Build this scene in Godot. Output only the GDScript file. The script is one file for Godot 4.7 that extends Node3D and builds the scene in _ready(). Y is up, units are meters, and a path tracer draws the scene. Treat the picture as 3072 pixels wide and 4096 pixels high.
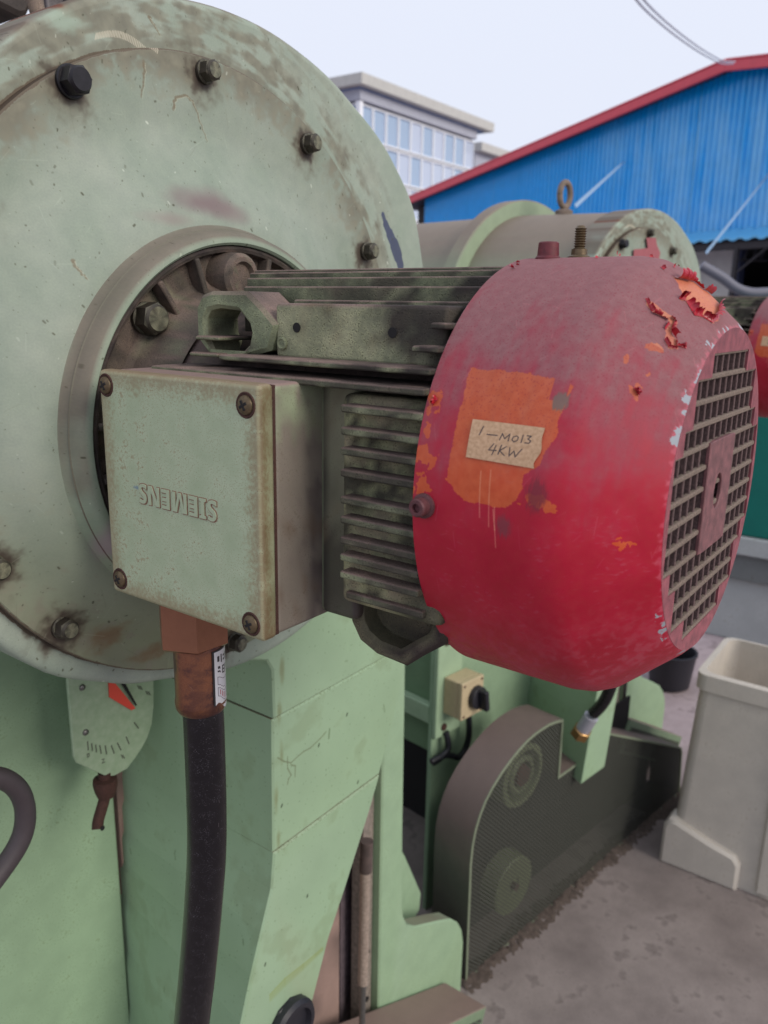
extends Node3D

const AX := 1.33            # height of the motor axis above the ground
var sun: DirectionalLight3D
var env: Environment
var n3 := FastNoiseLite.new()
var used := {}
var MT := {}                # materials
var rng := RandomNumberGenerator.new()

# ---------------------------------------------------------------- mesh builder
class MB:
	var v := PackedVector3Array()
	var n := PackedVector3Array()
	var t := PackedVector2Array()
	func tri(a: Vector3, b: Vector3, c: Vector3, na: Vector3, nb: Vector3, nc: Vector3, ta := Vector2.ZERO, tb := Vector2.ZERO, tc := Vector2.ZERO) -> void:
		var g := (b - a).cross(c - a)
		if g.length_squared() < 1e-18:
			return
		v.push_back(a); n.push_back(na); t.push_back(ta)
		if g.dot(na + nb + nc) > 0.0:
			v.push_back(c); v.push_back(b); n.push_back(nc); n.push_back(nb); t.push_back(tc); t.push_back(tb)
		else:
			v.push_back(b); v.push_back(c); n.push_back(nb); n.push_back(nc); t.push_back(tb); t.push_back(tc)
	func quad(a: Vector3, b: Vector3, c: Vector3, d: Vector3, nn: Vector3) -> void:
		tri(a, b, c, nn, nn, nn)
		tri(a, c, d, nn, nn, nn)
	func quadn(a: Vector3, b: Vector3, c: Vector3, d: Vector3, na: Vector3, nb: Vector3, nc: Vector3, nd: Vector3, ta := Vector2.ZERO, tb := Vector2.ZERO, tc := Vector2.ZERO, td := Vector2.ZERO) -> void:
		tri(a, b, c, na, nb, nc, ta, tb, tc)
		tri(a, c, d, na, nc, nd, ta, tc, td)

func lin(r: float, g: float, b: float) -> Color:
	return Color(r / 255.0, g / 255.0, b / 255.0).srgb_to_linear()

func sstep(a: float, b: float, x: float) -> float:
	return smoothstep(a, b, x)

# a smooth grid; normals from the neighbours, turned outwards from «inside»
func grid(m: MB, nu: int, nv: int, f: Callable, inside: Vector3, closed_u := false) -> void:
	var p := []
	for i in nu + 1:
		var row := PackedVector3Array()
		for j in nv + 1:
			row.push_back(f.call(float(i) / nu, float(j) / nv))
		p.append(row)
	var nn := []
	for i in nu + 1:
		var row := PackedVector3Array()
		for j in nv + 1:
			var i0: int = maxi(i - 1, 0); var i1: int = mini(i + 1, nu)
			if closed_u and (i == 0 or i == nu):
				i0 = nu - 1; i1 = 1
			var du: Vector3 = p[i1][j] - p[i0][j]
			var dv: Vector3 = p[i][mini(j + 1, nv)] - p[i][maxi(j - 1, 0)]
			var q := du.cross(dv).normalized()
			if q.dot(p[i][j] - inside) < 0.0:
				q = -q
			row.push_back(q)
		nn.append(row)
	for i in nu:
		for j in nv:
			m.quadn(p[i][j], p[i + 1][j], p[i + 1][j + 1], p[i][j + 1], nn[i][j], nn[i + 1][j], nn[i + 1][j + 1], nn[i][j + 1],
				Vector2(float(i) / nu, float(j) / nv), Vector2(float(i + 1) / nu, float(j) / nv), Vector2(float(i + 1) / nu, float(j + 1) / nv), Vector2(float(i) / nu, float(j + 1) / nv))

# turned shape about the x axis of xf: prof holds (x, radius); the outside lies to the left of its direction
func lathe(m: MB, prof: Array, seg: int, xf := Transform3D(), crease := 35.0, a0 := 0.0, a1 := TAU, vmap := false) -> void:
	var k := prof.size()
	var sn := []
	var len := [0.0]
	for i in k - 1:
		var d: Vector2 = prof[i + 1] - prof[i]
		len.append(len[-1] + d.length())
		sn.append(Vector2(-d.y, d.x).normalized())
	for i in k - 1:
		var pa: Vector2 = prof[i]; var pb: Vector2 = prof[i + 1]
		var na: Vector2 = sn[i]; var nb: Vector2 = sn[i]
		if i > 0 and rad_to_deg(absf(sn[i - 1].angle_to(sn[i]))) < crease:
			na = (sn[i - 1] + sn[i]).normalized()
		if i < k - 2 and rad_to_deg(absf(sn[i + 1].angle_to(sn[i]))) < crease:
			nb = (sn[i + 1] + sn[i]).normalized()
		for j in seg:
			var t0 := a0 + (a1 - a0) * j / seg; var t1 := a0 + (a1 - a0) * (j + 1) / seg
			var c0 := cos(t0); var s0 := sin(t0); var c1 := cos(t1); var s1 := sin(t1)
			var u0 := float(j) / seg; var u1 := float(j + 1) / seg
			var v0: float = len[i] / len[-1]; var v1: float = len[i + 1] / len[-1]
			m.quadn(xf * Vector3(pa.x, pa.y * s0, pa.y * c0), xf * Vector3(pa.x, pa.y * s1, pa.y * c1), xf * Vector3(pb.x, pb.y * s1, pb.y * c1), xf * Vector3(pb.x, pb.y * s0, pb.y * c0),
				xf.basis * Vector3(na.x, na.y * s0, na.y * c0), xf.basis * Vector3(na.x, na.y * s1, na.y * c1), xf.basis * Vector3(nb.x, nb.y * s1, nb.y * c1), xf.basis * Vector3(nb.x, nb.y * s0, nb.y * c0),
				Vector2(u0, v0), Vector2(u1, v0), Vector2(u1, v1), Vector2(u0, v1))

func frames(pts: Array) -> Array:
	var out := []
	var up := Vector3(0.31, 0.9, 0.27)
	for i in pts.size():
		var d: Vector3 = (pts[mini(i + 1, pts.size() - 1)] - pts[maxi(i - 1, 0)]).normalized()
		var s := d.cross(up)
		if s.length() < 0.01:
			s = d.cross(Vector3(1, 0, 0))
		s = s.normalized()
		up = s.cross(d).normalized()
		out.append([s, up, d])
	return out

func smooth_path(pts: Array, sub: int) -> Array:
	var out := []
	for i in pts.size() - 1:
		var a: Vector3 = pts[maxi(i - 1, 0)]; var b: Vector3 = pts[i]; var c: Vector3 = pts[i + 1]; var d: Vector3 = pts[mini(i + 2, pts.size() - 1)]
		for j in sub:
			out.append(b.cubic_interpolate(c, a, d, float(j) / sub))
	out.append(pts[-1])
	return out

func tube(m: MB, pts: Array, r: float, seg := 12, caps := true, radii := []) -> void:
	var fr := frames(pts)
	var run := 0.0
	for i in pts.size() - 1:
		var ra: float = radii[i] if radii.size() else r
		var rb: float = radii[i + 1] if radii.size() else r
		var step: float = (pts[i + 1] - pts[i]).length()
		for j in seg:
			var t0 := TAU * j / seg; var t1 := TAU * (j + 1) / seg
			var a: Vector3 = fr[i][0] * cos(t0) + fr[i][1] * sin(t0); var b: Vector3 = fr[i][0] * cos(t1) + fr[i][1] * sin(t1)
			var c: Vector3 = fr[i + 1][0] * cos(t1) + fr[i + 1][1] * sin(t1); var d: Vector3 = fr[i + 1][0] * cos(t0) + fr[i + 1][1] * sin(t0)
			m.quadn(pts[i] + a * ra, pts[i] + b * ra, pts[i + 1] + c * rb, pts[i + 1] + d * rb, a, b, c, d,
				Vector2(float(j) / seg, run), Vector2(float(j + 1) / seg, run), Vector2(float(j + 1) / seg, run + step), Vector2(float(j) / seg, run + step))
		run += step
	if caps:
		for e in [0, pts.size() - 1]:
			var re: float = radii[e] if radii.size() else r
			var nn: Vector3 = fr[e][2] * (-1.0 if e == 0 else 1.0)
			for j in seg:
				var t0 := TAU * j / seg; var t1 := TAU * (j + 1) / seg
				m.tri(pts[e], pts[e] + (fr[e][0] * cos(t0) + fr[e][1] * sin(t0)) * re, pts[e] + (fr[e][0] * cos(t1) + fr[e][1] * sin(t1)) * re, nn, nn, nn)

func cuts(h: float, r: float, cell: float, rs: int) -> PackedFloat32Array:
	var o := PackedFloat32Array()
	for i in rs:
		o.push_back(-h + r * (1.0 - cos(PI / 2 * i / rs)))
	var k := maxi(1, int(ceil((2 * h - 2 * r) / cell)))
	for i in k + 1:
		o.push_back(-h + r + (2 * h - 2 * r) * i / k)
	for i in range(rs - 1, -1, -1):
		o.push_back(h - r * (1.0 - cos(PI / 2 * i / rs)))
	return o

# a box with rounded edges, cut into cells of at most «cell»
func rbox(m: MB, xf: Transform3D, size: Vector3, r: float, cell := 1000.0, rs := 2) -> void:
	var h := size / 2.0
	r = minf(r, minf(h.x, minf(h.y, h.z)) * 0.98)
	var inn := h - Vector3(r, r, r)
	for ax in 3:
		var b := (ax + 1) % 3; var c := (ax + 2) % 3
		var cb := cuts(h[b], r, cell, rs); var cc := cuts(h[c], r, cell, rs)
		for sg: float in [-1.0, 1.0]:
			var P := []; var N := []
			for i in cb.size():
				var rp := PackedVector3Array(); var rn := PackedVector3Array()
				for j in cc.size():
					var q := Vector3()
					q[ax] = h[ax] * sg; q[b] = cb[i]; q[c] = cc[j]
					var q0 := q.clamp(-inn, inn)
					var d := (q - q0).normalized()
					rp.push_back(xf * (q0 + d * r)); rn.push_back((xf.basis * d).normalized())
				P.append(rp); N.append(rn)
			for i in cb.size() - 1:
				for j in cc.size() - 1:
					m.quadn(P[i][j], P[i + 1][j], P[i + 1][j + 1], P[i][j + 1], N[i][j], N[i + 1][j], N[i + 1][j + 1], N[i][j + 1])

func box(m: MB, lo: Vector3, hi: Vector3, r := 0.0015, cell := 1000.0, rs := 1) -> void:
	rbox(m, Transform3D(Basis(), (lo + hi) / 2.0), (hi - lo).abs(), r, cell, rs)

func inset(poly: PackedVector2Array, d: float) -> PackedVector2Array:
	var o := PackedVector2Array()
	var k := poly.size()
	for i in k:
		var a := (poly[i] - poly[(i + k - 1) % k]).normalized(); var b := (poly[(i + 1) % k] - poly[i]).normalized()
		var na := Vector2(-a.y, a.x); var nb := Vector2(-b.y, b.x)
		var mi := (na + nb)
		mi = mi / maxf(0.35, mi.dot(na)) if mi.length() > 0.01 else na
		o.push_back(poly[i] + mi * d)
	return o

func side_strip(m: MB, xf: Transform3D, pa: PackedVector2Array, za: float, pb: PackedVector2Array, zb: float, out_sign := 1.0, crease := 40.0) -> void:
	var k := pa.size()
	var en := []
	for i in k:
		var d := (pa[(i + 1) % k] - pa[i]).normalized()
		var dz := zb - za
		var ins := (pa[i] - pb[i]).length()
		var q := Vector3(d.y, -d.x, 0) * out_sign
		if ins > 1e-6:
			q = (q * absf(dz) + Vector3(0, 0, 1) * ins * signf(dz)).normalized()
		en.append(q)
	for i in k:
		var j := (i + 1) % k
		var n0: Vector3 = en[i]; var n1: Vector3 = en[i]
		if rad_to_deg(en[(i + k - 1) % k].angle_to(en[i])) < crease:
			n0 = (en[(i + k - 1) % k] + en[i]).normalized()
		if rad_to_deg(en[j].angle_to(en[i])) < crease:
			n1 = (en[j] + en[i]).normalized()
		n0 = xf.basis * n0; n1 = xf.basis * n1
		m.quadn(xf * Vector3(pa[i].x, pa[i].y, za), xf * Vector3(pa[j].x, pa[j].y, za), xf * Vector3(pb[j].x, pb[j].y, zb), xf * Vector3(pb[i].x, pb[i].y, zb), n0, n1, n1, n0)

# a polygon (counter-clockwise) pulled along the local z axis, front edges bevelled
func prism(m: MB, xf: Transform3D, poly: PackedVector2Array, depth: float, bev := 0.0) -> void:
	if Geometry2D.is_polygon_clockwise(poly):
		poly.reverse()
	var front := inset(poly, bev) if bev > 0.0 else poly
	side_strip(m, xf, poly, 0.0, poly, depth - bev)
	if bev > 0.0:
		side_strip(m, xf, poly, depth - bev, front, depth)
	for e in 2:
		var pp := front if e == 1 else poly
		var z := depth if e == 1 else 0.0
		var nn := xf.basis * Vector3(0, 0, 1 if e == 1 else -1)
		var ix := Geometry2D.triangulate_polygon(pp)
		for q in range(0, ix.size(), 3):
			m.tri(xf * Vector3(pp[ix[q]].x, pp[ix[q]].y, z), xf * Vector3(pp[ix[q + 1]].x, pp[ix[q + 1]].y, z), xf * Vector3(pp[ix[q + 2]].x, pp[ix[q + 2]].y, z), nn, nn, nn)

# outer and inner outline with the same number of corners
func ring_prism(m: MB, xf: Transform3D, outer: PackedVector2Array, inner: PackedVector2Array, depth: float, bev := 0.0) -> void:
	var of := inset(outer, bev); var inf_ := inset(inner, -bev)
	side_strip(m, xf, outer, 0.0, outer, depth - bev)
	side_strip(m, xf, inner, 0.0, inner, depth - bev, -1.0)
	if bev > 0.0:
		side_strip(m, xf, outer, depth - bev, of, depth)
		side_strip(m, xf, inner, depth - bev, inf_, depth, -1.0)
	var k := outer.size()
	for i in k:
		var j := (i + 1) % k
		m.quad(xf * Vector3(of[i].x, of[i].y, depth), xf * Vector3(of[j].x, of[j].y, depth), xf * Vector3(inf_[j].x, inf_[j].y, depth), xf * Vector3(inf_[i].x, inf_[i].y, depth), xf.basis * Vector3(0, 0, 1))
		m.quad(xf * Vector3(outer[i].x, outer[i].y, 0), xf * Vector3(outer[j].x, outer[j].y, 0), xf * Vector3(inner[j].x, inner[j].y, 0), xf * Vector3(inner[i].x, inner[i].y, 0), xf.basis * Vector3(0, 0, -1))

func facing_x(x: float) -> Transform3D:      # local x runs to -z, local y up, local z along +x
	return Transform3D(Basis(Vector3(0, 0, -1), Vector3(0, 1, 0), Vector3(1, 0, 0)), Vector3(x, 0, 0))

func zy(a: Array) -> PackedVector2Array:     # [z, y, z, y, ...] to local corners of facing_x
	var o := PackedVector2Array()
	for i in range(0, a.size(), 2):
		o.push_back(Vector2(-a[i], a[i + 1]))
	return o

func xy(a: Array) -> PackedVector2Array:
	var o := PackedVector2Array()
	for i in range(0, a.size(), 2):
		o.push_back(Vector2(a[i], a[i + 1]))
	return o

func hexagon(r: float, turn := 0.0) -> PackedVector2Array:
	var o := PackedVector2Array()
	for i in 6:
		o.push_back(Vector2.from_angle(turn + TAU * i / 6) * r)
	return o

# ---------------------------------------------------------------- nodes
func named(parent: Node, called: String) -> String:
	var key := str(parent.get_instance_id()) + called
	var k: int = used.get(key, 0)
	used[key] = k + 1
	return called if k == 0 else "%s_%03d" % [called, k]

func commit(m: MB, paint = null, uvf = null) -> ArrayMesh:
	var a := []
	a.resize(Mesh.ARRAY_MAX)
	a[Mesh.ARRAY_VERTEX] = m.v
	a[Mesh.ARRAY_NORMAL] = m.n
	if uvf != null:
		for i in m.v.size():
			m.t[i] = uvf.call(m.v[i], m.n[i])
	a[Mesh.ARRAY_TEX_UV] = m.t
	if paint != null:
		var c := PackedColorArray()
		c.resize(m.v.size())
		for i in m.v.size():
			c[i] = paint.call(m.v[i], m.n[i])
		a[Mesh.ARRAY_COLOR] = c
	var me := ArrayMesh.new()
	me.add_surface_from_arrays(Mesh.PRIMITIVE_TRIANGLES, a)
	return me

func put(called: String, me: Mesh, mat: Material, parent: Node, at := Vector3.ZERO) -> MeshInstance3D:
	var o := MeshInstance3D.new()
	o.mesh = me
	o.material_override = mat
	o.name = named(parent, called)
	o.position = at
	parent.add_child(o, true)
	return o

func part(called: String, m: MB, mat: Material, parent: Node, at := Vector3.ZERO, paint = null, uvf = null) -> MeshInstance3D:
	return put(called, commit(m, paint, uvf), mat, parent, at)

func tag(o: Node, label: String, category: String, group := "") -> void:
	o.set_meta("label", label)
	if category:
		o.set_meta("category", category)
	if group:
		o.set_meta("group", group)

func thing(called: String, label: String, category: String, at := Vector3.ZERO, turn := 0.0, group := "") -> Node3D:
	var o := Node3D.new()
	o.name = named(self, called)
	add_child(o)
	o.position = at
	o.rotation.y = turn
	tag(o, label, category, group)
	return o

# ---------------------------------------------------------------- textures
func noise_bytes(w: int, h: int, freq: float, octaves: int, sd: int, seamless := false, kind := FastNoiseLite.TYPE_SIMPLEX_SMOOTH) -> PackedByteArray:
	var f := FastNoiseLite.new()
	f.noise_type = kind
	f.frequency = freq
	f.fractal_octaves = octaves
	f.fractal_type = FastNoiseLite.FRACTAL_FBM if octaves > 1 else FastNoiseLite.FRACTAL_NONE
	f.seed = sd
	var im := f.get_seamless_image(w, h) if seamless else f.get_image(w, h)
	im.convert(Image.FORMAT_L8)
	return im.get_data()

func blend(im: Image, x: int, y: int, c: Color, a: float) -> void:
	if a <= 0.0 or x < 0 or y < 0 or x >= im.get_width() or y >= im.get_height():
		return
	im.set_pixel(x, y, im.get_pixel(x, y).lerp(c, minf(a, 1.0)))

func stroke(im: Image, pts: Array, w: float, c: Color, a := 1.0, w_end := -1.0) -> void:
	for i in pts.size() - 1:
		var p: Vector2 = pts[i]; var q: Vector2 = pts[i + 1]
		var wa := w if w_end < 0.0 else lerpf(w, w_end, float(i) / (pts.size() - 1))
		var lo := p.min(q) - Vector2(wa + 2, wa + 2); var hi := p.max(q) + Vector2(wa + 2, wa + 2)
		for y in range(int(lo.y), int(hi.y) + 1):
			for x in range(int(lo.x), int(hi.x) + 1):
				var d := Vector2(x, y).distance_to(Geometry2D.get_closest_point_to_segment(Vector2(x, y), p, q))
				blend(im, x, y, c, a * clampf(wa / 2 + 0.5 - d, 0, 1))

func blob(im: Image, p: Vector2, rx: float, ry: float, c: Color, a: float, nz: PackedByteArray, nw: int, hard := 0.0) -> void:
	for y in range(int(p.y - ry * 1.5), int(p.y + ry * 1.5) + 1):
		for x in range(int(p.x - rx * 1.5), int(p.x + rx * 1.5) + 1):
			if x < 0 or y < 0 or x >= im.get_width() or y >= im.get_height():
				continue
			var d := Vector2((x - p.x) / rx, (y - p.y) / ry).length()
			var k := (nz[(y % nw) * nw + (x % nw)] / 255.0 - 0.5) * 1.1
			blend(im, x, y, c, a * (1.0 - smoothstep(hard, 1.0, d + k * 0.7)))

func tex(im: Image) -> ImageTexture:
	return ImageTexture.create_from_image(im)

const FS := 1536
const FZ := 0.285
const FY := 0.325
const FW := 0.63
func fpx(z: float, y: float) -> Vector2:
	return Vector2((FZ - z) / FW * FS, (FY - y) / FW * FS)
func face_uv(p: Vector3, _n: Vector3) -> Vector2:
	return Vector2((FZ - p.z) / FW, (FY - p.y) / FW)

var bolt_zy := [Vector2(0.0948, 0.2128), Vector2(-0.0113, 0.241), Vector2(-0.1177, 0.2117), Vector2(-0.1967, 0.1342), Vector2(-0.2285, 0.026), Vector2(-0.198, -0.081), Vector2(-0.122, -0.157), Vector2(-0.0216, -0.186), Vector2(0.1304, -0.1242), Vector2(0.172, -0.072), Vector2(0.198, 0.03), Vector2(0.166, 0.138)]

func face_image() -> Image:
	var S := FS
	var na := noise_bytes(S, S, 0.006, 4, 11)
	var nb := noise_bytes(S, S, 0.03, 3, 12)
	var nc := noise_bytes(S, S, 0.34, 2, 13, false, FastNoiseLite.TYPE_PERLIN)
	var nd := noise_bytes(S, S, 0.012, 4, 14)
	var px := PackedByteArray()
	px.resize(S * S * 3)
	var k := 0
	var cz := -0.0157; var cy := 0.0279
	for j in S:
		var y := FY - FW * j / S
		for i in S:
			var z := FZ - FW * i / S
			var dz := z - cz; var dy := y - cy
			var r := sqrt(dz * dz + dy * dy)
			var a: float = (na[k] - 128) / 128.0
			var b: float = (nb[k] - 128) / 128.0
			var c: float = (nc[k] - 128) / 128.0
			var R := 138.0 + a * 8 + b * 4 + c * 5; var G := 149.0 + a * 6 + b * 4 + c * 5; var B := 136.0 + a * 7 + b * 3 + c * 4
			var dirt := 0.0
			if r > 0.2232:
				R += 7; G += 8; B += 8
				var ang := atan2(dy, dz)
				var e: float = (nb[(int(r * 2600) % S) * S + int((ang + PI) * 170) % S] - 128) / 128.0 + a * 0.55 + (nd[k] - 128) / 200.0
				var reach := smoothstep(0.2, 0.55, sin(ang)) * (1.0 - smoothstep(0.272, 0.282, r + b * 0.004))
				dirt = reach * smoothstep(-0.4, 0.4, e) * 0.8
				dirt *= 1.0 - 0.75 * smoothstep(0.243, 0.258, r + b * 0.006) * smoothstep(-0.05, -0.12, dz)
				dirt = maxf(dirt, reach * 0.6 * (1.0 - smoothstep(0.001, 0.006, absf(r - 0.227) + b * 0.002)))
			else:
				var low := smoothstep(0.02, -0.2, y)
				R = lerpf(R, 128, low); G = lerpf(G, 136, low); B = lerpf(B, 108, low)
				var edge := smoothstep(0.196, 0.222, r + b * 0.011 + a * 0.012)
				dirt = edge * (0.95 if y > 0.0 else 0.35 + 0.4 * smoothstep(0.2, 0.9, b + a)) * smoothstep(-0.7, 0.05, a + b * 0.7 + 0.25)
				if low > 0.0:
					dirt = maxf(dirt, low * 0.75 * smoothstep(0.25, 0.7, b + a * 0.5 + c * 0.25 + (r - 0.16) * 3.0))
			var q: float = dirt
			R = lerpf(R, 116 + b * 16, q); G = lerpf(G, 114 + b * 16, q); B = lerpf(B, 99 + b * 14, q)
			if absf(r - 0.2238 + b * 0.0006) < 0.0011:
				R = lerpf(R, 84, 0.8); G = lerpf(G, 70, 0.8); B = lerpf(B, 56, 0.8)
			# paint specks and pinholes
			if c > 0.74 + 0.12 * a:
				var s := smoothstep(0.74, 0.9, c) * 0.7
				R = lerpf(R, 74, s); G = lerpf(G, 80, s); B = lerpf(B, 56, s)
			px[k * 3] = clampi(int(R), 0, 255); px[k * 3 + 1] = clampi(int(G), 0, 255); px[k * 3 + 2] = clampi(int(B), 0, 255)
			k += 1
	var im := Image.create_from_data(S, S, false, Image.FORMAT_RGB8, px)
	var grime := Color8(62, 52, 44)
	for i in bolt_zy.size():
		var p := fpx(bolt_zy[i].x, bolt_zy[i].y)
		var low: bool = bolt_zy[i].y < 0.0
		blob(im, p + Vector2(-4, 8), 58, 62, Color8(98, 92, 76), 0.55, nb, S, 0.1)
		blob(im, p + Vector2(-3, 5), 46 if low else 40, 46 if low else 40, grime, 0.9, nb, S, 0.35)
	blob(im, fpx(0.013, 0.152), 88, 30, Color8(112, 94, 96), 0.85, na, S, 0.0)
	blob(im, fpx(0.046, 0.139), 80, 18, Color8(134, 122, 118), 0.6, na, S, 0.0)
	blob(im, fpx(-0.014, 0.147), 56, 26, Color8(120, 104, 104), 0.6, na, S, 0.0)
	blob(im, fpx(0.115, -0.062), 22, 52, Color8(146, 128, 134), 0.85, na, S, 0.3)
	blob(im, fpx(0.095, 0.2575), 26, 9, Color8(120, 60, 34), 1.0, nb, S, 0.3)
	blob(im, fpx(0.185, 0.178), 9, 12, Color8(196, 178, 166), 0.9, nb, S, 0.5)
	for q in [[0.06, -0.166, 60, 26], [0.01, -0.172, 70, 22], [0.1, -0.14, 50, 40], [0.02, -0.15, 34, 18]]:
		blob(im, fpx(q[0], q[1]), q[2], q[3], Color8(112, 88, 62), 0.75, nb, S, 0.0)
	for q in [[0.245, 0.15, 60, 40], [0.2, 0.2, 70, 30], [0.165, 0.222, 36, 20], [0.09, 0.25, 50, 20], [0.215, 0.165, 30, 22]]:
		blob(im, fpx(q[0], q[1]), q[2], q[3], Color8(150, 168, 152), 0.8, nb, S, 0.3)
	# the blue marker stroke on the ring, cracks and scratches
	var mk := []
	for q in [[-0.236, 0.17], [-0.2405, 0.162], [-0.2475, 0.1535], [-0.2555, 0.144], [-0.2615, 0.135], [-0.2665, 0.126], [-0.2685, 0.119]]:
		mk.append(fpx(q[0], q[1]))
	stroke(im, mk.slice(0, 4), 12, Color8(66, 74, 98), 0.95, 34)
	stroke(im, mk.slice(3, 7), 34, Color8(66, 74, 96), 0.95, 10)
	for q in [[0.017, 0.213, 0.014, 0.22, 0.006, 0.223, -0.001, 0.219, -0.006, 0.209, -0.011, 0.197], [0.039, 0.237, 0.04, 0.227, 0.043, 0.215], [0.026, 0.268, 0.022, 0.264, 0.017, 0.259], [0.115, 0.11, 0.113, 0.104, 0.109, 0.099]]:
		var pts := []
		for i in range(0, q.size(), 2):
			pts.append(fpx(q[i], q[i + 1]))
		var sm := []
		for i in pts.size() - 1:
			for e in 5:
				sm.append(pts[i].cubic_interpolate(pts[i + 1], pts[maxi(i - 1, 0)], pts[mini(i + 2, pts.size() - 1)], e / 5.0) + Vector2(rng.randf_range(-1.5, 1.5), rng.randf_range(-1.5, 1.5)))
		sm.append(pts[-1])
		pts = sm
		stroke(im, pts, 5.5, Color8(112, 102, 82), 0.5, 2.0)
		for i in pts.size():
			pts[i] += Vector2(2.5, 1.5)
		stroke(im, pts, 1.6, Color8(180, 186, 168), 0.45, 0.8)
	for i in 34:      # file marks on the ring
		var p := fpx(0.068 - 0.0012 * i, 0.244 + 0.0055 * sin(PI * i / 33.0))
		stroke(im, [p, p + Vector2(3, -9)], 1.6, Color8(205, 198, 178), 0.8)
	for i in 300:     # fine scratches
		var rr := 0.21 * sqrt(rng.randf()) if i % 3 else rng.randf_range(0.19, 0.27)
		var an := rng.randf() * TAU
		var p := fpx(cz + rr * cos(an), cy + rr * sin(an))
		var d := Vector2.from_angle(rng.randf() * TAU) * rng.randf_range(6, 46)
		stroke(im, [p, p + d * 0.5 + Vector2(rng.randf_range(-1, 1), rng.randf_range(-1, 1)), p + d], 0.9, Color8(176, 188, 172) if i % 4 else Color8(92, 92, 74), rng.randf_range(0.1, 0.35))
	for i in 2600:    # fly specks and pinholes
		var rr := 0.28 * sqrt(rng.randf())
		var an := rng.randf() * TAU
		var p := fpx(cz + rr * cos(an), cy + rr * sin(an))
		var sz := 0.8 + 2.6 * pow(rng.randf(), 5.0)
		stroke(im, [p, p + Vector2(rng.randf_range(-1.2, 1.2), rng.randf_range(0, 2.2)) * sz * 0.7], sz, Color8(66, 68, 52) if i % 7 else Color8(192, 200, 186), rng.randf_range(0.25, 0.85))
	return im

# neutral wear that multiplies a paint colour: blotches, specks, runs
func grunge_image() -> Image:
	var S := 1024
	var na := noise_bytes(S, S, 0.008, 5, 21, true)
	var nb := noise_bytes(S, S, 0.05, 3, 22, true)
	var nc := noise_bytes(S, S, 0.2, 1, 23, true)
	var px := PackedByteArray()
	px.resize(S * S * 3)
	for k in S * S:
		var a: float = (na[k] - 128) / 128.0
		var b: float = (nb[k] - 128) / 128.0
		var c: float = (nc[k] - 128) / 128.0
		var q := 232.0 + a * 10 + b * 2.5 + c * 1.5
		var st := smoothstep(0.38, 0.8, b + a * 0.3) * 0.3
		var sp := smoothstep(0.64, 0.8, c + a * 0.22) * 0.24
		px[k * 3] = clampi(int(lerpf(lerpf(q, 168, st), 96, sp)), 0, 255)
		px[k * 3 + 1] = clampi(int(lerpf(lerpf(q, 158, st), 92, sp)), 0, 255)
		px[k * 3 + 2] = clampi(int(lerpf(lerpf(q, 140, st), 80, sp)), 0, 255)
	return Image.create_from_data(S, S, false, Image.FORMAT_RGB8, px)

# coarse cast-iron dirt, neutral, with pits
func pitted_image() -> Image:
	var S := 1024
	var na := noise_bytes(S, S, 0.012, 4, 31, true)
	var nb := noise_bytes(S, S, 0.07, 4, 32, true)
	var nc := noise_bytes(S, S, 0.3, 2, 33, true)
	var px := PackedByteArray()
	px.resize(S * S * 3)
	for k in S * S:
		var a: float = (na[k] - 128) / 128.0
		var b: float = (nb[k] - 128) / 128.0
		var c: float = (nc[k] - 128) / 128.0
		var q := 205.0 + a * 34 + b * 30 + c * 14
		var pit := smoothstep(0.25, 0.6, c + b * 0.5) * 0.55
		q = lerpf(q, 84, pit)
		px[k * 3] = clampi(int(q + 3 * a), 0, 255)
		px[k * 3 + 1] = clampi(int(q), 0, 255)
		px[k * 3 + 2] = clampi(int(q - 4 * b), 0, 255)
	return Image.create_from_data(S, S, false, Image.FORMAT_RGB8, px)

func concrete_image() -> Image:
	var S := 1024
	var na := noise_bytes(S, S, 0.006, 5, 41, true)
	var nb := noise_bytes(S, S, 0.03, 4, 42, true)
	var nc := noise_bytes(S, S, 0.25, 2, 43, true)
	var px := PackedByteArray()
	px.resize(S * S * 3)
	for k in S * S:
		var a: float = (na[k] - 128) / 128.0
		var b: float = (nb[k] - 128) / 128.0
		var c: float = (nc[k] - 128) / 128.0
		var q := 178.0 + a * 22 + b * 10 + c * 7
		q = lerpf(q, 130, smoothstep(0.35, 0.85, b + a * 0.6) * 0.5)
		q = lerpf(q, 74, smoothstep(0.62, 0.8, c + b * 0.3) * 0.4)
		px[k * 3] = clampi(int(q + 4), 0, 255); px[k * 3 + 1] = clampi(int(q - 3), 0, 255); px[k * 3 + 2] = clampi(int(q - 3), 0, 255)
	return Image.create_from_data(S, S, false, Image.FORMAT_RGB8, px)

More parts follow.
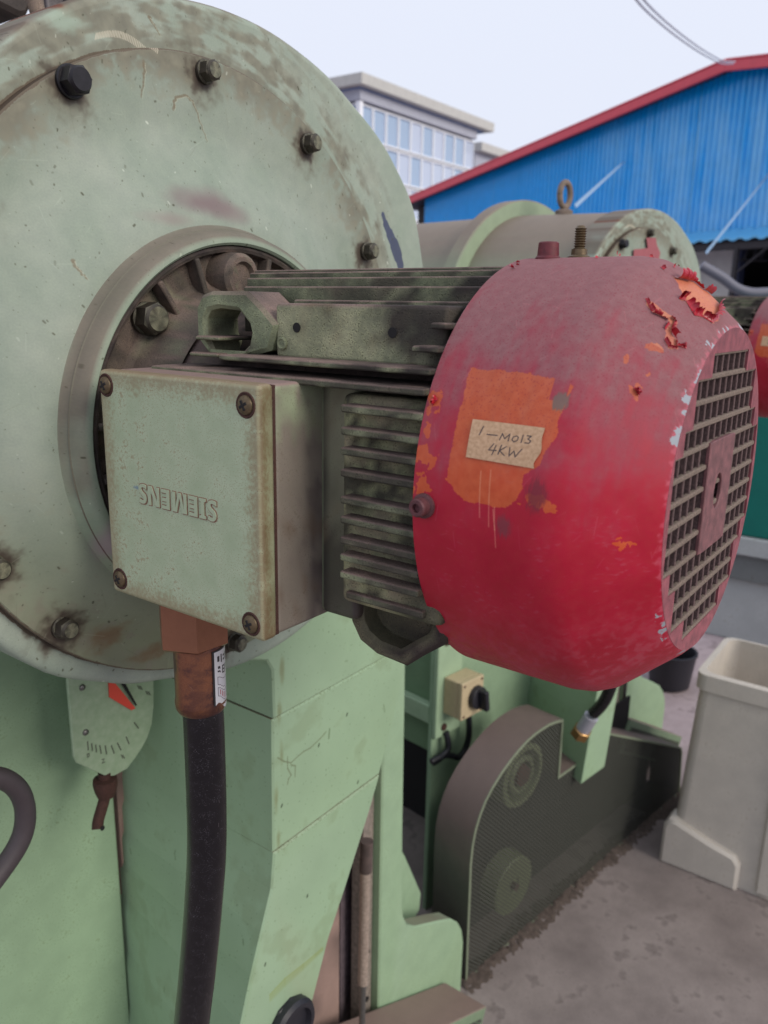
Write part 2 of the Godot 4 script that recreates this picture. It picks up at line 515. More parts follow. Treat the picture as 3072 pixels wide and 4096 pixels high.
const BIG := [0.146, 0.563, 0.367, 0.558, 0.529, 0.544, 0.571, 0.517, 0.563, 0.44, 0.551, 0.383, 0.563, 0.33, 0.531, 0.272, 0.515, 0.21, 0.459, 0.167, 0.465, 0.121, 0.443, 0.066, 0.397, 0.03, 0.226, 0.034, 0.146, 0.104, 0.152, 0.272, 0.156, 0.467]
const PEEL := [0.695, 1.396, 0.727, 1.514, 0.735, 1.605, 0.774, 1.643, 0.78, 1.783, 0.852, 1.788, 0.91, 1.533, 0.942, 1.384, 0.938, 1.29, 0.896, 1.266, 0.868, 1.218, 0.804, 1.276, 0.782, 1.242, 0.79, 1.307]
const STRIP := [0.681, 1.067, 0.717, 1.082, 0.747, 1.079, 0.802, 1.084, 0.83, 1.077, 0.832, 1.019, 0.838, 0.983, 0.864, 0.966, 0.88, 0.909, 0.848, 0.892, 0.82, 0.918, 0.808, 0.973, 0.812, 1.029, 0.796, 1.05, 0.762, 1.038, 0.727, 1.021, 0.701, 1.045]
const COWL := [0.267, 0.112, 0.325, 0.112, 0.334, 0.1105, 0.341, 0.107, 0.3675, 0.0835, 0.3713, 0.079]
const CW := 2048
const CH := 360

func in_poly(x: float, y: float, q: Array) -> bool:
	var c := false
	var j := q.size() - 2
	for i in range(0, q.size(), 2):
		if (q[i + 1] > y) != (q[j + 1] > y) and x < (q[j] - q[i]) * (y - q[i + 1]) / (q[j + 1] - q[i + 1]) + q[i]:
			c = not c
		j = i
	return c

func cowl_images() -> Array:
	var na := noise_bytes(CW, CH, 0.01, 4, 51)
	var nb := noise_bytes(CW, CH, 0.05, 3, 52)
	var nc := noise_bytes(CW, CH, 0.25, 2, 53)
	var px := PackedByteArray()
	px.resize(CW * CH * 3)
	var ro := PackedByteArray()
	ro.resize(CW * CH)
	var k := 0
	var spots := [[0.798, 0.844, 0.03, 0.034], [0.794, 0.594, 0.026, 0.032], [0.812, 0.69, 0.013, 0.018], [0.034, 0.183, 0.05, 0.05], [0.03, 0.063, 0.045, 0.045], [0.03, 0.416, 0.03, 0.06], [0.03, 0.29, 0.02, 0.03], [0.533, 0.07, 0.06, 0.03], [0.85, -0.09, 0.03, 0.026], [0.72, 0.72, 0.01, 0.03]]
	for j in CH:
		var s := float(j) / CH
		for i in CW:
			var th := TAU * i / CW - PI
			var a: float = (na[k] - 128) / 128.0
			var b: float = (nb[k] - 128) / 128.0
			var c: float = (nc[k] - 128) / 128.0
			var R := 168.0 + a * 8; var G := 27.0 + a * 5 + b * 5; var B := 50.0 + a * 6
			var up := sin(th)
			var ora := false
			if th > -0.3 and th < 2.0:
				var sw := s + b * 0.006 + c * 0.004; var tw := th + b * 0.01 + a * 0.006
				if s < 0.6 and s > 0.12 and th < 0.6 and th > 0.0:
					ora = in_poly(sw, tw, BIG) and not (s > 0.5 and th > 0.46 and s < 0.56)
				elif th > 1.15 and s > 0.66:
					ora = in_poly(sw, tw, PEEL)
				elif th > 0.86 and s > 0.66:
					ora = in_poly(sw, tw, STRIP)
				if not ora:
					for q in spots:
						if absf(s - q[0]) < q[2] * 1.6 and absf(th - q[1]) < q[3] * 1.6:
							if Vector2((s - q[0]) / q[2], (th - q[1]) / q[3]).length() + b * 0.9 < 0.9:
								ora = true
			if ora:
				R = 192 + a * 10 + b * 8; G = 82 + b * 10; B = 46 + b * 8
				if th > 0.86:
					R = 214; G = 122 + b * 8; B = 82
			var streak: float = (nb[j * CW + i / 7] - 128) / 128.0
			var dust := smoothstep(-0.05, 0.85, up + a * 0.2 + b * 0.06 + streak * 0.12) * (0.4 if ora else 0.9)
			if ora and th > 1.1:
				dust = 0.25
			R = lerpf(R, 129 + b * 7 + c * 4, dust); G = lerpf(G, 98 + b * 7 + c * 4, dust); B = lerpf(B, 100 + b * 7 + c * 4, dust)
			# scuffed film of pale dust low on the cowl
			var film := smoothstep(-0.3, -0.8, up + a * 0.1) * smoothstep(0.0, 0.8, b + a * 0.6 + 0.3) * 0.42
			film = maxf(film, smoothstep(0.45, 0.9, nb[(j * CW + (i * 3) % CW)] / 128.0 - 1.0 + a * 0.5) * 0.3 * smoothstep(0.5, -0.4, up))
			R = lerpf(R, 178, film); G = lerpf(G, 110, film); B = lerpf(B, 118, film)
			# specks of dirt
			var sp := smoothstep(0.42, 0.6, c) * smoothstep(0.1, 0.5, up) * 0.45
			R = lerpf(R, 120, sp); G = lerpf(G, 30, sp); B = lerpf(B, 44, sp)
			# worn face edge: primer and bare metal
			if s > 0.95:
				var w := smoothstep(0.972, 0.998, s + b * 0.03 + a * 0.02) * 0.5
				R = lerpf(R, 196, w); G = lerpf(G, 104, w); B = lerpf(B, 120, w)
				if a * 1.3 + b * 0.6 > 0.42 and s > 0.958 + 0.03 * absf(b):
					R = 152; G = 158; B = 166
			var rgh := 118.0 + dust * 110 + film * 150 + b * 16
			px[k * 3] = clampi(int(R), 0, 255); px[k * 3 + 1] = clampi(int(G), 0, 255); px[k * 3 + 2] = clampi(int(B), 0, 255)
			ro[k] = clampi(int(rgh), 0, 255)
			k += 1
	var im := Image.create_from_data(CW, CH, false, Image.FORMAT_RGB8, px)
	for i in 150:
		var p := Vector2(rng.randf() * CW, rng.randf() * CH)
		stroke(im, [p, p + Vector2(rng.randf_range(-30, 30), rng.randf_range(-14, 14))], 1.0, Color8(196, 120, 126), rng.randf_range(0.1, 0.4))
	for q in [[0.29, 0.16, -0.02], [0.33, 0.17, -0.05], [0.355, 0.02, -0.06], [0.36, 0.03, -0.13]]:
		stroke(im, [Vector2((q[1] + PI) / TAU * CW, q[0] * CH), Vector2((q[2] + PI) / TAU * CW, (q[0] + 0.01) * CH)], 1.6, Color8(216, 150, 120), 0.6)
	blob(im, Vector2((0.46 + PI) / TAU * CW, 0.545 * CH), 14, 13, Color8(112, 92, 86), 0.95, nb, CW if CW < CH else CH, 0.6)
	blob(im, Vector2((0.1 + PI) / TAU * CW, 0.52 * CH), 26, 18, Color8(112, 40, 52), 0.8, nb, CH, 0.4)
	blob(im, Vector2((-0.04 + PI) / TAU * CW, 0.4 * CH), 18, 14, Color8(120, 58, 66), 0.8, nb, CH, 0.4)
	return [im, Image.create_from_data(CW, CH, false, Image.FORMAT_L8, ro)]

func lid_image() -> Image:
	var S := 640
	var na := noise_bytes(S, S, 0.01, 4, 61)
	var nb := noise_bytes(S, S, 0.06, 3, 62)
	var nc := noise_bytes(S, S, 0.3, 1, 63)
	var px := PackedByteArray()
	px.resize(S * S * 3)
	var k := 0
	for j in S:
		for i in S:
			var u := float(i) / S; var w := float(j) / S
			var a: float = (na[k] - 128) / 128.0
			var b: float = (nb[k] - 128) / 128.0
			var c: float = (nc[k] - 128) / 128.0
			var R := 166.0 + a * 9; var G := 180.0 + a * 8; var B := 151.0 + a * 9
			var e := minf(minf(u, 1.0 - u) , minf(w, 1.0 - w))
			var st := smoothstep(0.11, 0.0, e + b * 0.05 + a * 0.03) * 0.6
			st = maxf(st, smoothstep(0.42, 0.9, b + a * 0.6 + (0.3 - u) * 0.8) * 0.5)
			R = lerpf(R, 136, st); G = lerpf(G, 116, st); B = lerpf(B, 88, st)
			var sp := smoothstep(0.62, 0.8, c + a * 0.15) * 0.7
			R = lerpf(R, 92, sp); G = lerpf(G, 76, sp); B = lerpf(B, 50, sp)
			px[k * 3] = clampi(int(R), 0, 255); px[k * 3 + 1] = clampi(int(G), 0, 255); px[k * 3 + 2] = clampi(int(B), 0, 255)
			k += 1
	var im := Image.create_from_data(S, S, false, Image.FORMAT_RGB8, px)
	blob(im, Vector2(0.235 * S, 0.485 * S), 22, 7, Color8(104, 128, 150), 0.7, nb, S, 0.2)
	return im

func label_image() -> Image:
	var w := 448; var h := 256
	var nb := noise_bytes(w, h, 0.03, 4, 71)
	var px := PackedByteArray()
	px.resize(w * h * 3)
	for k in w * h:
		var b: float = (nb[k] - 128) / 128.0
		px[k * 3] = int(190 + b * 16); px[k * 3 + 1] = int(156 + b * 16); px[k * 3 + 2] = int(124 + b * 16)
	var im := Image.create_from_data(w, h, false, Image.FORMAT_RGB8, px)
	var ink := Color8(58, 50, 54)
	var put_line := func(a: Array, ww: float): 
		var p := []
		for i in range(0, a.size(), 2):
			p.append(Vector2(a[i], a[i + 1]))
		stroke(im, p, ww, ink, 0.88)
	put_line.call([78, 40, 62, 98], 8)                                     # 1
	put_line.call([112, 88, 176, 86], 8)                                   # dash
	put_line.call([196, 112, 206, 70, 226, 100, 252, 66, 250, 112], 7)     # M
	put_line.call([296, 72, 276, 82, 272, 100, 286, 112, 304, 100, 308, 80, 296, 72], 7)   # 0
	put_line.call([334, 62, 330, 110], 7)                                  # 1
	put_line.call([358, 62, 384, 62, 366, 82, 386, 92, 374, 108, 352, 108], 7)             # 3
	put_line.call([166, 142, 140, 186, 188, 182], 7)                       # 4
	put_line.call([182, 150, 166, 214], 7)
	put_line.call([216, 144, 204, 204], 8)                                 # K
	put_line.call([248, 148, 210, 180, 246, 206], 7)
	put_line.call([270, 150, 274, 204, 300, 168, 312, 204, 344, 150], 7)   # W
	for i in 40:
		var p := Vector2(rng.randf() * w, rng.randf() * h)
		stroke(im, [p, p + Vector2(rng.randf_range(-20, 20), rng.randf_range(-6, 6))], 1.5, Color8(140, 104, 84), 0.4)
	return im

func leg_image() -> Image:
	var S := 1024
	var na := noise_bytes(S, S, 0.006, 4, 101, true)
	var nb := noise_bytes(S, S, 0.03, 3, 102, true)
	var nc := noise_bytes(S, S, 0.3, 2, 103, true, FastNoiseLite.TYPE_PERLIN)
	var px := PackedByteArray()
	px.resize(S * S * 3)
	for k in S * S:
		var a: float = (na[k] - 128) / 128.0
		var b: float = (nb[k] - 128) / 128.0
		var c: float = (nc[k] - 128) / 128.0
		var q := 234.0 + a * 9 + b * 2
		var st := smoothstep(0.3, 0.75, a + b * 0.4) * 0.22
		var sp := smoothstep(0.6, 0.8, c) * 0.5
		px[k * 3] = clampi(int(lerpf(lerpf(q, 176, st), 110, sp)), 0, 255)
		px[k * 3 + 1] = clampi(int(lerpf(lerpf(q, 166, st), 108, sp)), 0, 255)
		px[k * 3 + 2] = clampi(int(lerpf(lerpf(q, 150, st), 92, sp)), 0, 255)
	var im := Image.create_from_data(S, S, false, Image.FORMAT_RGB8, px)
	var P := func(z: float, y: float) -> Vector2: return Vector2((0.08 - z) / 0.9 * S, (-0.12 - y) / 0.9 * S)
	for q in [[-0.085, -0.33, -0.095, -0.337, -0.105, -0.345, -0.116, -0.343, -0.124, -0.341, -0.132, -0.34, -0.149, -0.338, -0.158, -0.333], [-0.098, -0.335, -0.101, -0.346, -0.106, -0.356, -0.102, -0.36, -0.098, -0.366], [-0.105, -0.345, -0.11, -0.352, -0.108, -0.362]]:
		var pts := []
		for i in range(0, q.size(), 2):
			pts.append(P.call(q[i], q[i + 1]) + Vector2(rng.randf_range(-2, 2), rng.randf_range(-2, 2)))
		stroke(im, pts, 1.1, Color8(132, 112, 92), 0.6)
	for e in 9:
		var o := Vector2(0, e * 1.3 - 5)
		stroke(im, [P.call(-0.068, -0.592) + o, P.call(-0.09, -0.59) + o * 1.1, P.call(-0.118, -0.592) + o * 0.8, P.call(-0.15, -0.593) + o * 0.5], 2.2, Color8(214, 200, 130), rng.randf_range(0.1, 0.4), 1.2)
	for q in [[-0.125, -0.51], [-0.09, -0.385], [-0.145, -0.345], [-0.19, -0.33], [-0.21, -0.42], [-0.062, -0.548]]:
		stroke(im, [P.call(q[0], q[1]), P.call(q[0] - 0.001, q[1] + 0.002)], 2.0, Color8(58, 60, 48), 0.85)
	for y in [-0.2885, -0.4302]:      # dirt along the weld seams
		for i in 150:
			var z := rng.randf_range(-0.31, -0.08)
			blend(im, int(P.call(z, y).x), int(P.call(z, y + rng.randfn(0.0, 0.0018)).y), Color8(132, 118, 98), 0.5)
	for i in 90:
		var p := Vector2(rng.randf() * S, rng.randf() * S)
		stroke(im, [p, p + Vector2(rng.randf_range(-5, 5), rng.randf_range(-12, 12))], rng.randf_range(1.0, 2.2), Color8(112, 116, 92) if i % 3 else Color8(250, 252, 244), rng.randf_range(0.2, 0.6))
	for i in 5:                       # brownish rubs on the corner of the leg
		blob(im, P.call(-0.083 - rng.randf() * 0.01, -0.24 - 0.045 * i), 5, 22, Color8(176, 150, 120), 0.5, nb, S, 0.0)
	return im

func gauge_image() -> Image:
	var w := 512
	var nb := noise_bytes(w, w, 0.02, 4, 81)
	var px := PackedByteArray()
	px.resize(w * w * 3)
	for k in w * w:
		var b: float = (nb[k] - 128) / 128.0
		px[k * 3] = int(146 + b * 10); px[k * 3 + 1] = int(166 + b * 8); px[k * 3 + 2] = int(140 + b * 10)
	var im := Image.create_from_data(w, w, false, Image.FORMAT_RGB8, px)
	var P := func(z: float, y: float) -> Vector2: return Vector2((0.04 - z) / 0.12 * w, (-0.26 - y) / 0.12 * w)
	var tk := [0.0148, -0.3213, 0.0148, -0.33, 0.0107, -0.3253, 0.0105, -0.3327, 0.0065, -0.3287, 0.0063, -0.3361, 0.0022, -0.3314, 0.0013, -0.3399, -0.0037, -0.3342, -0.0045, -0.3434, -0.0105, -0.3373, -0.0129, -0.3466, -0.0175, -0.3375, -0.0208, -0.3466, -0.028, -0.3356, -0.0306, -0.3443, -0.0386, -0.3244, -0.0429, -0.3324]
	var ink := Color8(62, 66, 56)
	for i in range(0, tk.size(), 4):
		stroke(im, [P.call(tk[i], tk[i + 1]), P.call(tk[i + 2], tk[i + 3])], 6, ink, 0.85)
	for q in [[0.0152, -0.3355, 0], [-0.0003, -0.3488, 1], [-0.0234, -0.3553, 2], [-0.0476, -0.2891, 3], [-0.0569, -0.2988, 3]]:
		var c: Vector2 = P.call(q[0], q[1])
		if q[2] == 0:
			stroke(im, [c + Vector2(-4, -8), c + Vector2(4, -6), c + Vector2(4, 6), c + Vector2(-4, 8), c + Vector2(-4, -8)], 4, ink, 0.8)
		elif q[2] == 1:
			stroke(im, [c + Vector2(-6, -8), c + Vector2(5, -6), c + Vector2(-5, 9), c + Vector2(7, 9)], 4, ink, 0.8)
		else:
			for e in (2 if q[2] == 2 else 3):
				var o := Vector2(e * 8 - 8, e * 5 - 4)
				stroke(im, [c + o + Vector2(-3, -9), c + o + Vector2(4, 9)], 4.5, ink, 0.85)
	return im

func hose_image() -> Image:
	var w := 512
	var nb := noise_bytes(w, w, 0.03, 4, 91, true)
	var nc := noise_bytes(w, w, 0.35, 2, 92, true)
	var px := PackedByteArray()
	px.resize(w * w * 3)
	for k in w * w:
		var b: float = (nb[k] - 128) / 128.0
		var c: float = (nc[k] - 128) / 128.0
		var q := 14.0 + b * 5 + 96 * smoothstep(0.48, 0.78, c + b * 0.25)
		px[k * 3] = clampi(int(q + 1), 0, 255); px[k * 3 + 1] = clampi(int(q - 1), 0, 255); px[k * 3 + 2] = clampi(int(q + 5), 0, 255)
	var im := Image.create_from_data(w, w, false, Image.FORMAT_RGB8, px)
	for i in 70:
		var p := Vector2(rng.randf() * w, rng.randf() * w)
		stroke(im, [p, p + Vector2(rng.randf_range(-6, 6), rng.randf_range(-16, 16))], 1.2, Color8(150, 140, 140), rng.randf_range(0.2, 0.6))
	return im

func copper_image() -> Image:
	var w := 512
	var nb := noise_bytes(w, w, 0.012, 4, 95, true)
	var nc := noise_bytes(w, w, 0.2, 3, 96, true)
	var px := PackedByteArray()
	px.resize(w * w * 3)
	for k in w * w:
		var b: float = (nb[k] - 128) / 128.0
		var c: float = (nc[k] - 128) / 128.0
		var q := smoothstep(-0.15, 0.3, b + c * 0.3)
		px[k * 3] = clampi(int(lerpf(138, 86, q) + c * 14), 0, 255); px[k * 3 + 1] = clampi(int(lerpf(94, 62, q) + c * 12), 0, 255); px[k * 3 + 2] = clampi(int(lerpf(70, 60, q) + c * 10), 0, 255)
	var im := Image.create_from_data(w, w, false, Image.FORMAT_RGB8, px)
	for i in 120:
		var p := Vector2(rng.randf() * w, rng.randf() * w)
		stroke(im, [p, p + Vector2(rng.randf_range(-14, 14), rng.randf_range(-26, 26))], 1.2, Color8(190, 150, 120), rng.randf_range(0.15, 0.6))
	return im

func sticker_image() -> Image:
	var im := Image.create(96, 256, false, Image.FORMAT_RGB8)
	im.fill(Color8(196, 198, 206))
	var k := Color8(34, 32, 36)
	im.fill_rect(Rect2i(0, 0, 9, 256), k)
	im.fill_rect(Rect2i(0, 0, 96, 7), k)
	for q in [[24, 30, 12, 26], [44, 24, 8, 36], [60, 30, 14, 8], [60, 46, 14, 8], [78, 26, 8, 30], [26, 78, 14, 12], [24, 98, 18, 8], [52, 74, 24, 34], [82, 78, 8, 26]]:
		im.fill_rect(Rect2i(q[0], q[1], q[2], q[3]), k)
	im.fill_rect(Rect2i(58, 80, 12, 8), Color8(196, 198, 206)); im.fill_rect(Rect2i(58, 94, 12, 8), Color8(196, 198, 206))
	for q in [[22, 128, 66, 40], [22, 180, 66, 44]]:
		im.fill_rect(Rect2i(q[0], q[1], q[2], q[3]), Color8(96, 90, 100)); im.fill_rect(Rect2i(q[0] + 3, q[1] + 3, q[2] - 6, q[3] - 6), Color8(190, 192, 202))
	for i in 4:
		im.fill_rect(Rect2i(34 + i * 12, 190, 5, 24), Color8(150, 66, 70))
	return im

func mesh_image() -> Image:     # perforated steel, staggered round holes, a speck of relief
	var w := 96
	var im := Image.create(w, w, false, Image.FORMAT_RGBA8)
	for y in w:
		for x in w:
			var d := 99.0
			for c in [Vector2(0, 0), Vector2(w, 0), Vector2(0, w), Vector2(w, w), Vector2(w / 2.0, w / 2.0)]:
				d = minf(d, Vector2(x, y).distance_to(c))
			im.set_pixel(x, y, Color(1, 1, 1, 0.0 if d < 23.0 else 1.0))
	return im

# ---------------------------------------------------------------- materials
func mat(albedo: Color, rough := 0.6, metal := 0.0, t: Texture2D = null, tri := 0.0, vcol := false) -> StandardMaterial3D:
	var m := StandardMaterial3D.new()
	m.albedo_color = albedo
	m.roughness = rough
	m.metallic = metal
	if t:
		m.albedo_texture = t
	if tri > 0.0:
		m.uv1_triplanar = true
		m.uv1_scale = Vector3(tri, tri, tri)
	m.vertex_color_use_as_albedo = vcol
	return m

func relief(m: StandardMaterial3D, t: Texture2D, cm: float) -> StandardMaterial3D:
	m.heightmap_enabled = true
	m.heightmap_texture = t
	m.heightmap_scale = cm
	return m

func make_materials() -> void:
	var grunge := tex(grunge_image())
	var pitted := tex(pitted_image())
	MT.face = mat(Color.WHITE, 0.68, 0.0, tex(face_image()), 0.0, true)
	MT.green = mat(Color8(166, 192, 160), 0.5, 0.0, grunge, 2.2)
	MT.leg = mat(Color.WHITE, 0.55, 0.0, tex(leg_image()), 0.0, true)
	MT.green_dark = mat(Color8(120, 150, 116), 0.55, 0.0, grunge, 2.2)
	MT.green_dust = mat(Color.WHITE, 0.65, 0.0, grunge, 2.6, true)
	MT.cast = relief(mat(Color(1.12, 1.12, 1.12), 0.82, 0.0, pitted, 3.2, true), pitted, 0.1)
	MT.bolt = relief(mat(Color.WHITE, 0.55, 0.15, pitted, 12.0, true), pitted, 0.03)
	MT.black_bolt = mat(Color8(38, 36, 44), 0.42, 0.3, pitted, 12.0)
	MT.lid = mat(Color.WHITE, 0.48, 0.0, tex(lid_image()), 0.0, true)
	MT.lid_text = mat(Color8(164, 177, 149), 0.5)
	MT.text_grime = mat(Color8(134, 98, 84), 0.8)
	MT.boxside = mat(Color.WHITE, 0.6, 0.0, grunge, 5.0, true)
	var ci := cowl_images()
	MT.cowl = mat(Color.WHITE, 1.0, 0.0, tex(ci[0]))
	MT.cowl.roughness_texture = tex(ci[1])
	MT.cowl.metallic_specular = 0.4
	MT.red_face = mat(Color8(176, 98, 108), 0.5, 0.0, pitted, 9.0)
	MT.red_dark = mat(Color8(60, 18, 24), 0.8)
	MT.flake = mat(Color8(164, 22, 42), 0.35, 0.0)
	MT.flake.cull_mode = BaseMaterial3D.CULL_DISABLED
	MT.bar_dust = relief(mat(Color8(158, 140, 128), 0.95, 0.0, pitted, 40.0), pitted, 0.05)
	MT.bar_dark = relief(mat(Color8(126, 102, 102), 0.9, 0.0, pitted, 40.0), pitted, 0.05)
	MT.black = mat(Color8(22, 20, 22), 0.85)
	MT.fan = mat(Color8(58, 50, 50), 0.8, 0.0, pitted, 12.0)
	MT.label = mat(Color.WHITE, 0.75, 0.0, tex(label_image()))
	MT.gauge = mat(Color.WHITE, 0.5, 0.0, tex(gauge_image()))
	MT.hose = mat(Color.WHITE, 0.26, 0.0, tex(hose_image()), 7.0)
	MT.copper = mat(Color(1.0, 1.0, 1.02), 0.3, 0.8, tex(copper_image()), 9.0)
	MT.copper_red = mat(Color8(160, 112, 88), 0.36, 0.65, grunge, 12.0)
	MT.brass = mat(Color8(176, 140, 92), 0.35, 0.8, grunge, 12.0)
	MT.sticker = mat(Color.WHITE, 0.4, 0.0, tex(sticker_image()))
	MT.rust = relief(mat(Color8(92, 60, 52), 0.85, 0.1, pitted, 20.0), pitted, 0.05)
	MT.screw = mat(Color8(128, 110, 84), 0.5, 0.5, pitted, 30.0)
	MT.steel = mat(Color8(150, 148, 146), 0.35, 0.7, pitted, 20.0)
	MT.cable = mat(Color8(74, 66, 70), 0.6, 0.0, grunge, 12.0)
	MT.black_plastic = mat(Color8(32, 32, 40), 0.45)
	MT.beige = mat(Color8(202, 184, 150), 0.5, 0.0, grunge, 6.0)
	MT.pointer = mat(Color8(212, 74, 60), 0.5)
	MT.dust_dark = mat(Color8(108, 92, 88), 0.9, 0.0, pitted, 4.0)
	MT.guard_rim = mat(Color.WHITE, 0.7, 0.0, grunge, 3.0, true)
	MT.perforated = mat(Color8(70, 72, 66), 0.7, 0.2, tex(mesh_image()))
	MT.perforated.transparency = BaseMaterial3D.TRANSPARENCY_ALPHA_SCISSOR
	MT.perforated.alpha_scissor_threshold = 0.5
	MT.perforated.uv1_scale = Vector3(95, 95, 95)
	MT.perforated.cull_mode = BaseMaterial3D.CULL_DISABLED
	MT.pulley = mat(Color8(150, 162, 122), 0.5, 0.0, grunge, 6.0)
	MT.hub_red = mat(Color8(140, 84, 76), 0.7, 0.0, pitted, 12.0)
	MT.concrete = relief(mat(Color8(226, 214, 220), 0.92, 0.0, tex(concrete_image()), 0.45), pitted, 0.05)
	MT.slab = relief(mat(Color8(184, 177, 173), 0.92, 0.0, MT.concrete.albedo_texture, 0.6), pitted, 0.05)  # concrete darkened to paint the shade on the near floor
	MT.debris = relief(mat(Color8(116, 102, 94), 1.0, 0.0, pitted, 5.0), pitted, 0.4)
	MT.crate = mat(Color8(214, 206, 196), 0.5, 0.0, grunge, 1.6)
	MT.crate.backlight_enabled = true
	MT.crate.backlight = Color(0.18, 0.17, 0.15)
	MT.blue = mat(Color.WHITE, 0.24, 0.0, grunge, 0.35, true)
	MT.blue_roof = mat(Color8(110, 196, 250), 0.35, 0.0, grunge, 0.5)
	MT.red_trim = mat(Color8(228, 84, 100), 0.5, 0.0, grunge, 0.5)
	MT.navy = mat(Color8(44, 52, 78), 0.8)
	MT.interior = mat(Color8(52, 50, 54), 0.9)
	MT.white_wall = mat(Color8(214, 212, 208), 0.8, 0.0, grunge, 0.4)
	MT.cornice = mat(Color8(206, 206, 204), 0.85, 0.0, grunge, 0.25)
	MT.soffit = mat(Color8(110, 132, 176), 0.8)
	MT.band = mat(Color8(186, 190, 206), 0.8, 0.0, grunge, 0.3)
	MT.frame_white = mat(Color8(236, 240, 248), 0.5)
	MT.glass_a = mat(Color8(158, 180, 208), 0.12)
	MT.glass_b = mat(Color8(186, 198, 220), 0.15)
	MT.glass_c = mat(Color8(212, 216, 228), 0.3)
	MT.glass_d = mat(Color8(84, 120, 158), 0.12)
	MT.teal = mat(Color8(0, 116, 106), 0.5, 0.0, grunge, 0.8)
	MT.pale_base = mat(Color8(184, 188, 190), 0.6, 0.0, grunge, 0.8)
	MT.grey_base = mat(Color8(120, 124, 126), 0.6, 0.0, grunge, 0.8)
	MT.strap = mat(Color8(150, 178, 206), 0.4)
	MT.pipe = mat(Color8(100, 100, 114), 0.5)
	MT.wire = mat(Color8(176, 180, 196), 0.6)
	MT.stain_pink = mat(Color8(172, 96, 104), 0.7, 0.0, grunge, 6.0)

# ---------------------------------------------------------------- dirt, computed from place and slope
var GREEN := lin(150, 156, 124)
var DUST := lin(137, 115, 107)
var SOOT := lin(44, 36, 36)

func motor_dirt(p: Vector3, n: Vector3) -> Color:
	var a := n3.get_noise_3dv(p * 30.0); var b := n3.get_noise_3dv(p * 140.0)
	var c := GREEN.lerp(DUST, sstep(0.0, 0.7, n.y + a * 0.5 + 0.25))
	var r := Vector2(p.y, p.z).length()
	# oily soot gathers in the roots of the fins
	c = c.lerp(SOOT, sstep(0.102, 0.088, r + b * 0.006) * 0.62)
	c = c.lerp(SOOT, sstep(0.0, 0.5, a + b * 0.6) * 0.7)
	return c

func fin_dirt(p: Vector3, n: Vector3) -> Color:
	var a := n3.get_noise_3dv(p * 26.0); var b := n3.get_noise_3dv(p * 120.0)
	var r := Vector2(p.y, p.z).length()
	var c := (GREEN * 0.88).lerp(DUST, sstep(0.0, 0.6, n.y + a * 0.4 + 0.1))
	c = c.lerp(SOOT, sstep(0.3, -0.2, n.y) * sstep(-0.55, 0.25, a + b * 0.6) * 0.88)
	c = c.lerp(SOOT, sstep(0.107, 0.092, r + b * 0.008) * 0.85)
	c = c.lerp(SOOT, sstep(0.16, 0.28, p.x + a * 0.05) * sstep(-0.3, 0.4, a + b + 0.15) * (0.85 if p.y > 0.05 else 0.45))
	return c

func shield_dirt(p: Vector3, n: Vector3) -> Color:
	var a := n3.get_noise_3dv(p * 40.0); var b := n3.get_noise_3dv(p * 170.0)
	var c := lin(126, 108, 98).lerp(lin(88, 80, 72), sstep(-0.4, 0.4, a))
	c = c.lerp(GREEN, sstep(0.15, 0.6, b * 0.8 - a * 0.6) * 0.6)
	var r := Vector2(p.y, p.z).length()
	c = c.lerp(SOOT, sstep(0.117, 0.124, r + b * 0.004) * 0.85)
	return c.lerp(SOOT, sstep(0.1, 0.6, b) * 0.6)

func boss_dirt(p: Vector3, n: Vector3) -> Color:   # multiplies the cover paint
	var a := n3.get_noise_3dv(p * 22.0); var b := n3.get_noise_3dv(p * 90.0)
	var r := Vector2(p.y, p.z).length()
	var k := sstep(0.1425, 0.138, r + a * 0.003) * sstep(-0.25, 0.3, n.y + 0.4 * (p.y / 0.12) + 0.1 + a * 0.3) * sstep(0.1275, 0.131, r)
	return Color(0.95, 1.0, 0.93).lerp(Color(0.6, 0.45, 0.42), k * 0.97).lerp(Color(0.35, 0.3, 0.26), sstep(0.5, 0.8, b) * 0.3)

func bolt_dirt(p: Vector3, n: Vector3) -> Color:
	var b := n3.get_noise_3dv(p * 260.0)
	var face := sstep(0.7, 0.95, n.x)
	return lin(74, 68, 58).lerp(lin(146, 146, 122), face * sstep(-0.45, 0.1, b)).lerp(lin(46, 38, 34), sstep(0.2, 0.6, b) * 0.7)

func box_dirt(p: Vector3, n: Vector3) -> Color:
	var a := n3.get_noise_3dv(p * 24.0); var b := n3.get_noise_3dv(Vector3(p.x * 150.0, p.y * 45.0, p.z * 150.0))
	var c := lin(150, 160, 132)
	if n.x > 0.5:
		var d := sstep(0.045, 0.02, p.y + b * 0.02 + a * 0.01)
		c = c.lerp(lin(128, 110, 108), d * 0.75)
		c = c.lerp(lin(60, 46, 56), sstep(0.115, 0.078, p.z + a * 0.02) * sstep(0.035, -0.03, p.y + a * 0.04) * sstep(-0.4, 0.3, b + a) * 0.85)
		c = c.lerp(lin(112, 88, 66), sstep(0.128, 0.134, p.z) * 0.5)
	if p.z < 0.095 and p.x > 0.1922:
		c = c.lerp(lin(122, 108, 96), 0.45 + 0.3 * a).lerp(SOOT, sstep(0.03, -0.05, p.y + a * 0.05 + b * 0.03) * 0.7)
		c = c.lerp(SOOT, sstep(0.1965, 0.193, p.x + a * 0.001) * 0.8)
	c = c.lerp(DUST.lerp(lin(158, 132, 128), 0.5), sstep(0.3, 0.75, n.y + a * 0.2))
	return c.lerp(lin(104, 82, 62), sstep(0.3, 0.7, a + b * 0.4) * 0.45)

